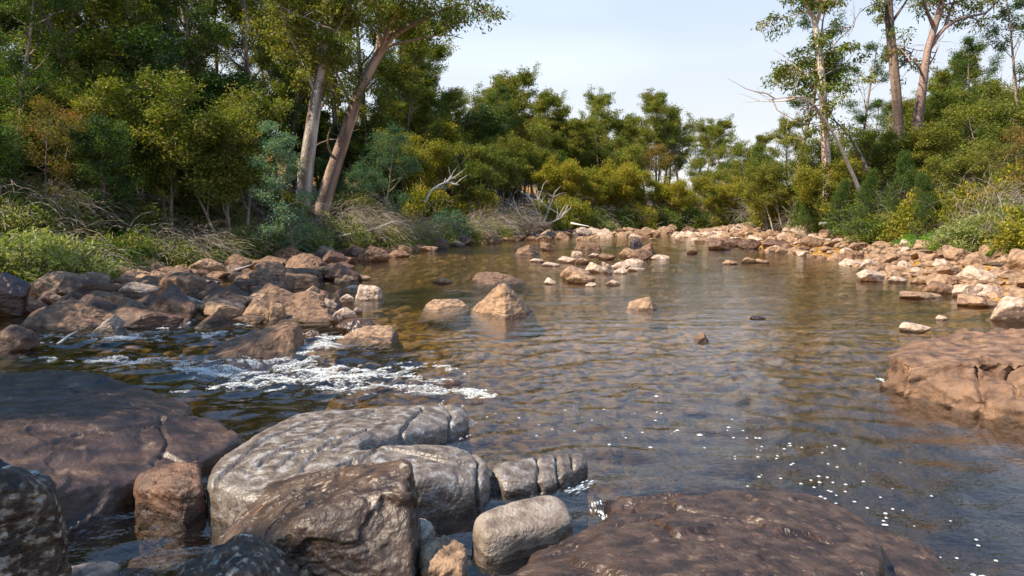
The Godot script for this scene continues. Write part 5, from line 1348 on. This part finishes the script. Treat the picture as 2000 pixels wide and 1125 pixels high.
func build_shrubs() -> void:
	var sh := {
		"sage": shrub_mesh(201, 2.0, 1.25, SAGE, 0.25, [0.085, 0.028], 190),
		"green": shrub_mesh(202, 2.0, 1.25, DEEP + OLIVE, 0.1, [0.085, 0.03], 190),
		"thatch": shrub_mesh(203, 2.0, 1.25, OLIVE + SAGE, 1.3, [0.08, 0.026], 90),
		"mixed": shrub_mesh(204, 2.0, 1.25, SAGE + OLIVE, 0.5, [0.08, 0.028], 150),
		"teal": shrub_mesh(205, 2.0, 1.4, TEAL, 0.0, [0.11, 0.035], 150),
		"lime": shrub_mesh(206, 2.0, 1.0, LIME, 0.0, [0.09, 0.035], 140),
		"olive": shrub_mesh(207, 2.0, 1.4, OLIVE + GOLD, 0.08, [0.09, 0.032], 190),
		"pale": shrub_mesh(208, 2.0, 1.2, SAGE, 1.8, [0.07, 0.02], 20)}
	var words := {"sage": "pale sage-green", "green": "dark green", "thatch": "grey-brown thatched", "mixed": "half-dry olive", "teal": "blue-green", "lime": "bright green", "olive": "olive-gold", "pale": "bleached dry"}
	var put := func(k: String, x: float, z: float, w: float, h: float, turn: float, label: String, group: String) -> void:
		var t := thing("bank_shrub", Vector3(x, land(x, z) - 0.08, z), label, "shrub", group)
		t.basis = Basis(Vector3.UP, turn) * Basis.from_scale(Vector3(w / 2.0, h / 1.25, w / 2.0))
		part("stems", sh[k][0], M.bark, t)
		part("foliage", sh[k][1], M.leaf, t)
		if sh[k][2].get_surface_count():
			part("dry_twigs", sh[k][2], M.dry, t).set_meta("kind", "stuff")
	# k, picture column, distance, width, height
	var left := [["sage", 60, 14.2, 3.0, 1.5], ["sage", 150, 14.8, 2.2, 1.1], ["green", 230, 16.5, 2.6, 1.5], ["mixed", 20, 16.5, 3.0, 1.8], ["mixed", 310, 17.6, 2.6, 1.5], ["thatch", 380, 18.4, 2.6, 1.4], ["green", 445, 19.5, 2.4, 1.5], ["sage", 470, 20.5, 2.6, 1.7], ["mixed", 520, 21.5, 2.8, 1.7], ["green", 560, 22.2, 2.2, 1.3], ["sage", 600, 22.8, 2.2, 1.7], ["green", 625, 24.0, 2.0, 1.8], ["thatch", 670, 24.6, 3.2, 2.0], ["thatch", 725, 25.6, 3.0, 1.9], ["mixed", 760, 26.6, 2.8, 1.5], ["thatch", 800, 28.0, 2.6, 1.5], ["mixed", 845, 29.6, 2.8, 1.5], ["teal", 880, 31.5, 2.2, 1.9], ["thatch", 905, 31.4, 3.0, 1.4], ["thatch", 950, 33.4, 3.2, 1.6], ["pale", 1000, 35.5, 3.2, 2.0], ["green", 985, 37.0, 2.6, 1.6], ["olive", 1060, 40.5, 3.0, 2.2], ["thatch", 120, 17.8, 3.0, 1.7], ["green", 190, 19.0, 3.0, 1.9], ["mixed", 260, 20.0, 3.0, 1.8], ["green", 350, 21.4, 3.2, 1.9], ["thatch", 430, 22.6, 3.0, 1.9], ["olive", 540, 25.0, 3.0, 2.0], ["green", 690, 28.5, 3.0, 2.2], ["olive", 830, 34.0, 3.2, 2.3], ["olive", 930, 37.5, 3.2, 2.3]]
	var cnt := {}
	var nth := ["first", "second", "third", "fourth", "fifth", "sixth", "seventh", "eighth", "ninth", "tenth"]
	left.sort_custom(func(a, b): return a[1] < b[1])
	for a in left:
		var k: int = cnt.get(a[0], 0)
		cnt[a[0]] = k + 1
		put.call(a[0], (a[1] - 1000.0) / 1333.0 * a[2], -a[2], a[3], a[4], 0.25 * sin(a[1] * 1.0), "%s shrub on the left bank, %s of its colour counted from the left" % [words[a[0]], nth[k]], "shrubs fringing the left bank")
	var head := [["olive", 1110, 44.0, 3.4, 2.4], ["green", 1150, 45.5, 3.4, 2.2], ["sage", 1175, 45.0, 2.4, 1.4], ["green", 1210, 47.5, 3.4, 2.4], ["olive", 1250, 48.0, 3.0, 2.4], ["green", 1290, 49.5, 3.6, 2.4], ["green", 1345, 51.0, 3.6, 2.4], ["olive", 1385, 53.0, 3.4, 2.4], ["green", 1425, 55.0, 3.6, 2.4], ["green", 1460, 60.0, 3.6, 2.4]]
	cnt = {}
	for a in head:
		var k: int = cnt.get(a[0], 0)
		cnt[a[0]] = k + 1
		put.call(a[0], (a[1] - 1000.0) / 1333.0 * a[2], -a[2], a[3], a[4], sin(a[1] * 1.0), "%s shrub under the golden row of trees, %s of its colour from the left" % [words[a[0]], nth[k]], "shrubs round the head of the river")
	var right := [["pale", 1495, 37.0, 3.6, 1.6], ["olive", 1525, 35.0, 3.2, 2.6], ["olive", 1560, 32.5, 3.0, 2.4], ["green", 1600, 29.5, 3.0, 2.4], ["pale", 1570, 30.5, 2.6, 1.0], ["olive", 1650, 27.0, 2.8, 2.2], ["green", 1715, 22.4, 2.6, 1.3], ["green", 1690, 24.5, 2.8, 1.9], ["mixed", 1760, 23.0, 2.6, 1.8], ["olive", 1800, 21.0, 2.4, 1.9], ["lime", 1845, 18.8, 1.7, 0.8], ["lime", 1790, 20.2, 1.3, 0.6], ["olive", 1880, 20.0, 2.6, 2.0], ["sage", 1915, 17.4, 2.4, 1.3], ["mixed", 1985, 17.0, 2.4, 1.5], ["thatch", 1950, 18.8, 2.6, 1.7], ["green", 1920, 21.5, 3.0, 2.2], ["lime", 1985, 15.8, 1.0, 0.7], ["olive", 2050, 15.5, 2.6, 1.6], ["green", 1850, 23.0, 3.0, 2.4], ["olive", 1980, 20.5, 3.2, 2.6]]
	cnt = {}
	right.sort_custom(func(a, b): return a[1] < b[1])
	for a in right:
		var k: int = cnt.get(a[0], 0)
		cnt[a[0]] = k + 1
		put.call(a[0], (a[1] - 1000.0) / 1333.0 * a[2], -a[2], a[3], a[4], sin(a[1] * 1.0), "%s shrub on the right bank, %s of its colour counted from the left" % [words[a[0]], nth[k]], "shrubs fringing the right bank")

func build_driftwood() -> void:
	driftwood("dead_bush", "bleached white dead bush on the far left bank below the trees", Vector3(1.771, 0.574, -39.5), [[Vector3(1.771, 0.574, -39.5), Vector3(1.324, 1.6, -39.5), Vector3(0.881, 2.387, -39.5)], [Vector3(1.771, 0.574, -39.5), Vector3(2.206, 1.746, -39.5), Vector3(2.494, 2.562, -39.5)], [Vector3(1.771, 0.574, -39.5), Vector3(2.765, 1.022, -39), Vector3(3.195, 1.744, -39)], [Vector3(1.771, 0.574, -39.5), Vector3(1.548, 1.896, -40), Vector3(1.782, 2.78, -40)], [Vector3(1.771, 0.574, -39.5), Vector3(0.582, 1.022, -39), Vector3(0.145, 1.888, -39)]], 0.07, 5, 9, 0.9)
	driftwood("arched_branch", "pale arched dead branch standing above the bank bushes left of centre", Vector3(-3.796, 1.822, -30), [[Vector3(-3.796, 1.822, -30), Vector3(-3.454, 2.374, -30), Vector3(-2.893, 2.661, -30), Vector3(-2.338, 2.595, -30)], [Vector3(-3.342, 2.419, -30), Vector3(-2.732, 2.823, -30.2), Vector3(-2.47, 2.938, -30.3)]], 0.06, 6, 7, 0.6)
	driftwood("driftwood_branch", "white driftwood branch lying on stones below the grey-brown shrubs", Vector3(-6.38, 0.547, -24), [[Vector3(-6.38, 0.547, -24), Vector3(-5.748, 0.655, -24), Vector3(-5.089, 0.788, -24.3), Vector3(-4.503, 1.016, -24.6)], [Vector3(-6.109, 0.601, -24), Vector3(-6.335, 0.791, -24.2), Vector3(-6.448, 0.933, -24.3)]], 0.05, 7, 8, 0.6)
	driftwood("driftwood_branch", "small white driftwood branch on the bank left of the white dead bush", Vector3(-4.041, 0.485, -30), [[Vector3(-4.041, 0.485, -30), Vector3(-3.59, 0.642, -30), Vector3(-3.139, 0.821, -30)], [Vector3(-3.702, 0.597, -30), Vector3(-3.03, 0.552, -30)]], 0.045, 8, 6, 0.5)
	driftwood("driftwood_log", "short white log on stones just right of the white dead bush", Vector3(3.35, 0.703, -39), [[Vector3(3.35, 0.703, -39), Vector3(4.316, 0.543, -38.5)]], 0.07, 9, 1, 0.3)
	driftwood("driftwood_branch", "curved white branch at the foot of the right-bank shrubs", Vector3(13.221, 0.77, -26), [[Vector3(11.655, 0.983, -26), Vector3(12.235, 1.021, -26), Vector3(12.826, 0.886, -26), Vector3(13.321, 0.731, -26)], [Vector3(11.73, 0.748, -25.5), Vector3(12.397, 0.748, -25.5), Vector3(12.965, 0.824, -25.5)]], 0.045, 10, 3, 0.5)
	driftwood("driftwood_branch", "pale dead branches arching over the shrub at the right edge", Vector3(11.801, 0.754, -17.5), [[Vector3(11.801, 0.754, -17.5), Vector3(11.961, 1.211, -17.5), Vector3(12.345, 1.302, -17.5), Vector3(12.881, 1.145, -17.5)]], 0.03, 11, 9, 0.7)
	driftwood("floating_stick", "pale stick poking out of the dark water in front of the ridged boulder", Vector3(-5.358, 0, -7.91), [[Vector3(-5.405, -0.02, -7.979), Vector3(-5.365, 0.06, -8.144), Vector3(-5.315, 0.1, -8.235)]], 0.018, 12, 0)
	driftwood("driftwood_stick", "white stick resting against the rough hollow-fronted boulder", Vector3(-6.852, 0.05, -16.849), [[Vector3(-6.878, 0.05, -16.849), Vector3(-6.643, 0.15, -17.485)]], 0.03, 13, 0)
	# orange leaf on the wedge boulder
	var lf := MB.new()
	lf.leaf(Vector3(-1.175, 0.215, -2.93), Vector3(-1.099, 0.288, -2.93) - Vector3(-1.175, 0.215, -2.93), Vector3(0.004, 0.006, -0.004), Color(0.45, 0.14, 0.02))
	solo("fallen_leaf", lf.mesh(), M.dry, Vector3.ZERO, "single orange dead leaf lying on the wedge boulder", "leaf")

# ---------------------------------------------------------------- scene
func _ready() -> void:
	var cam := Camera3D.new()
	cam.name = "camera"
	cam.position = Vector3(0, 1.6, 0)
	cam.rotation_degrees = Vector3(-6.738, 0, 0)
	cam.fov = 45.76
	cam.far = 800.0
	add_child(cam)
	var env := Environment.new()
	env.background_mode = Environment.BG_SKY
	var sm := ProceduralSkyMaterial.new()
	sm.sky_top_color = Color(lin(0.10, 0.43, 1.0).r, lin(0.1, 0.43, 1.0).g, 1.0)
	sm.sky_horizon_color = lin(1.0, 1.0, 0.97)
	sm.sky_curve = 0.4
	sm.ground_bottom_color = lin(0.1, 0.08, 0.05)
	sm.ground_horizon_color = lin(0.2, 0.18, 0.15)
	sm.sun_angle_max = 25.0
	sm.sky_cover = cirrus()
	var sky := Sky.new()
	sky.sky_material = sm
	env.sky = sky
	env.background_energy_multiplier = 0.56
	env.tonemap_mode = Environment.TONE_MAPPER_LINEAR
	env.tonemap_exposure = 1.9
	env.volumetric_fog_enabled = true
	env.volumetric_fog_density = 0.0
	env.sdfgi_enabled = true
	env.ssao_enabled = true
	env.ssil_enabled = true
	var we := WorldEnvironment.new()
	we.name = "environment"
	we.environment = env
	add_child(we)
	var sun := DirectionalLight3D.new()
	sun.name = "sun"
	sun.light_color = Color(1.0, 0.95, 0.86)
	sun.light_energy = 1.6
	sun.light_angular_distance = 0.5
	sun.shadow_enabled = true
	add_child(sun)
	sun.look_at_from_position(Vector3(-0.55, 0.78, 0.2) * 50.0, Vector3.ZERO)
	nz.seed = 12
	nz.frequency = 0.03
	nz.fractal_octaves = 3
	nz2.seed = 99
	nz2.frequency = 0.03
	nz2.fractal_octaves = 2
	nzc.seed = 6
	nzc.frequency = 1.0
	nzc.noise_type = FastNoiseLite.TYPE_CELLULAR
	nzc.cellular_return_type = FastNoiseLite.RETURN_CELL_VALUE
	nzc.cellular_distance_function = FastNoiseLite.DISTANCE_EUCLIDEAN
	nzc.fractal_type = FastNoiseLite.FRACTAL_NONE
	make_materials()
	build_land()
	print("land ", Time.get_ticks_msec())
	build_water()
	print("water ", Time.get_ticks_msec())
	build_foreground()
	print("foreground ", Time.get_ticks_msec())
	build_rocks()
	print("rocks ", Time.get_ticks_msec())
	plant_forest()
	print("forest ", Time.get_ticks_msec())
	build_hero_trees()
	build_shrubs()
	print("shrubs ", Time.get_ticks_msec())
	build_driftwood()

func cirrus() -> ImageTexture:
	var im := Image.create(512, 256, false, Image.FORMAT_RGBA8)
	var f := FastNoiseLite.new()
	f.seed = 4
	f.frequency = 1.0
	f.fractal_octaves = 5
	for y in 256:
		var el := PI * (0.5 - (y + 0.5) / 256.0)
		for x in 512:
			var az := TAU * x / 512.0
			var d := Vector3(cos(az) * cos(el), sin(el), sin(az) * cos(el))
			var p := Vector3(d.x * 1.2 + d.y * 2.0, d.y * 7.0, d.z * 1.2)
			var a := clampf(f.get_noise_3dv(p * 1.3) * 1.4 + 0.18, 0.0, 1.0)
			im.set_pixel(x, y, Color(0.55, 0.56, 0.58, a * 0.55 if el > 0.0 else 0.0))
	return ImageTexture.create_from_image(im)
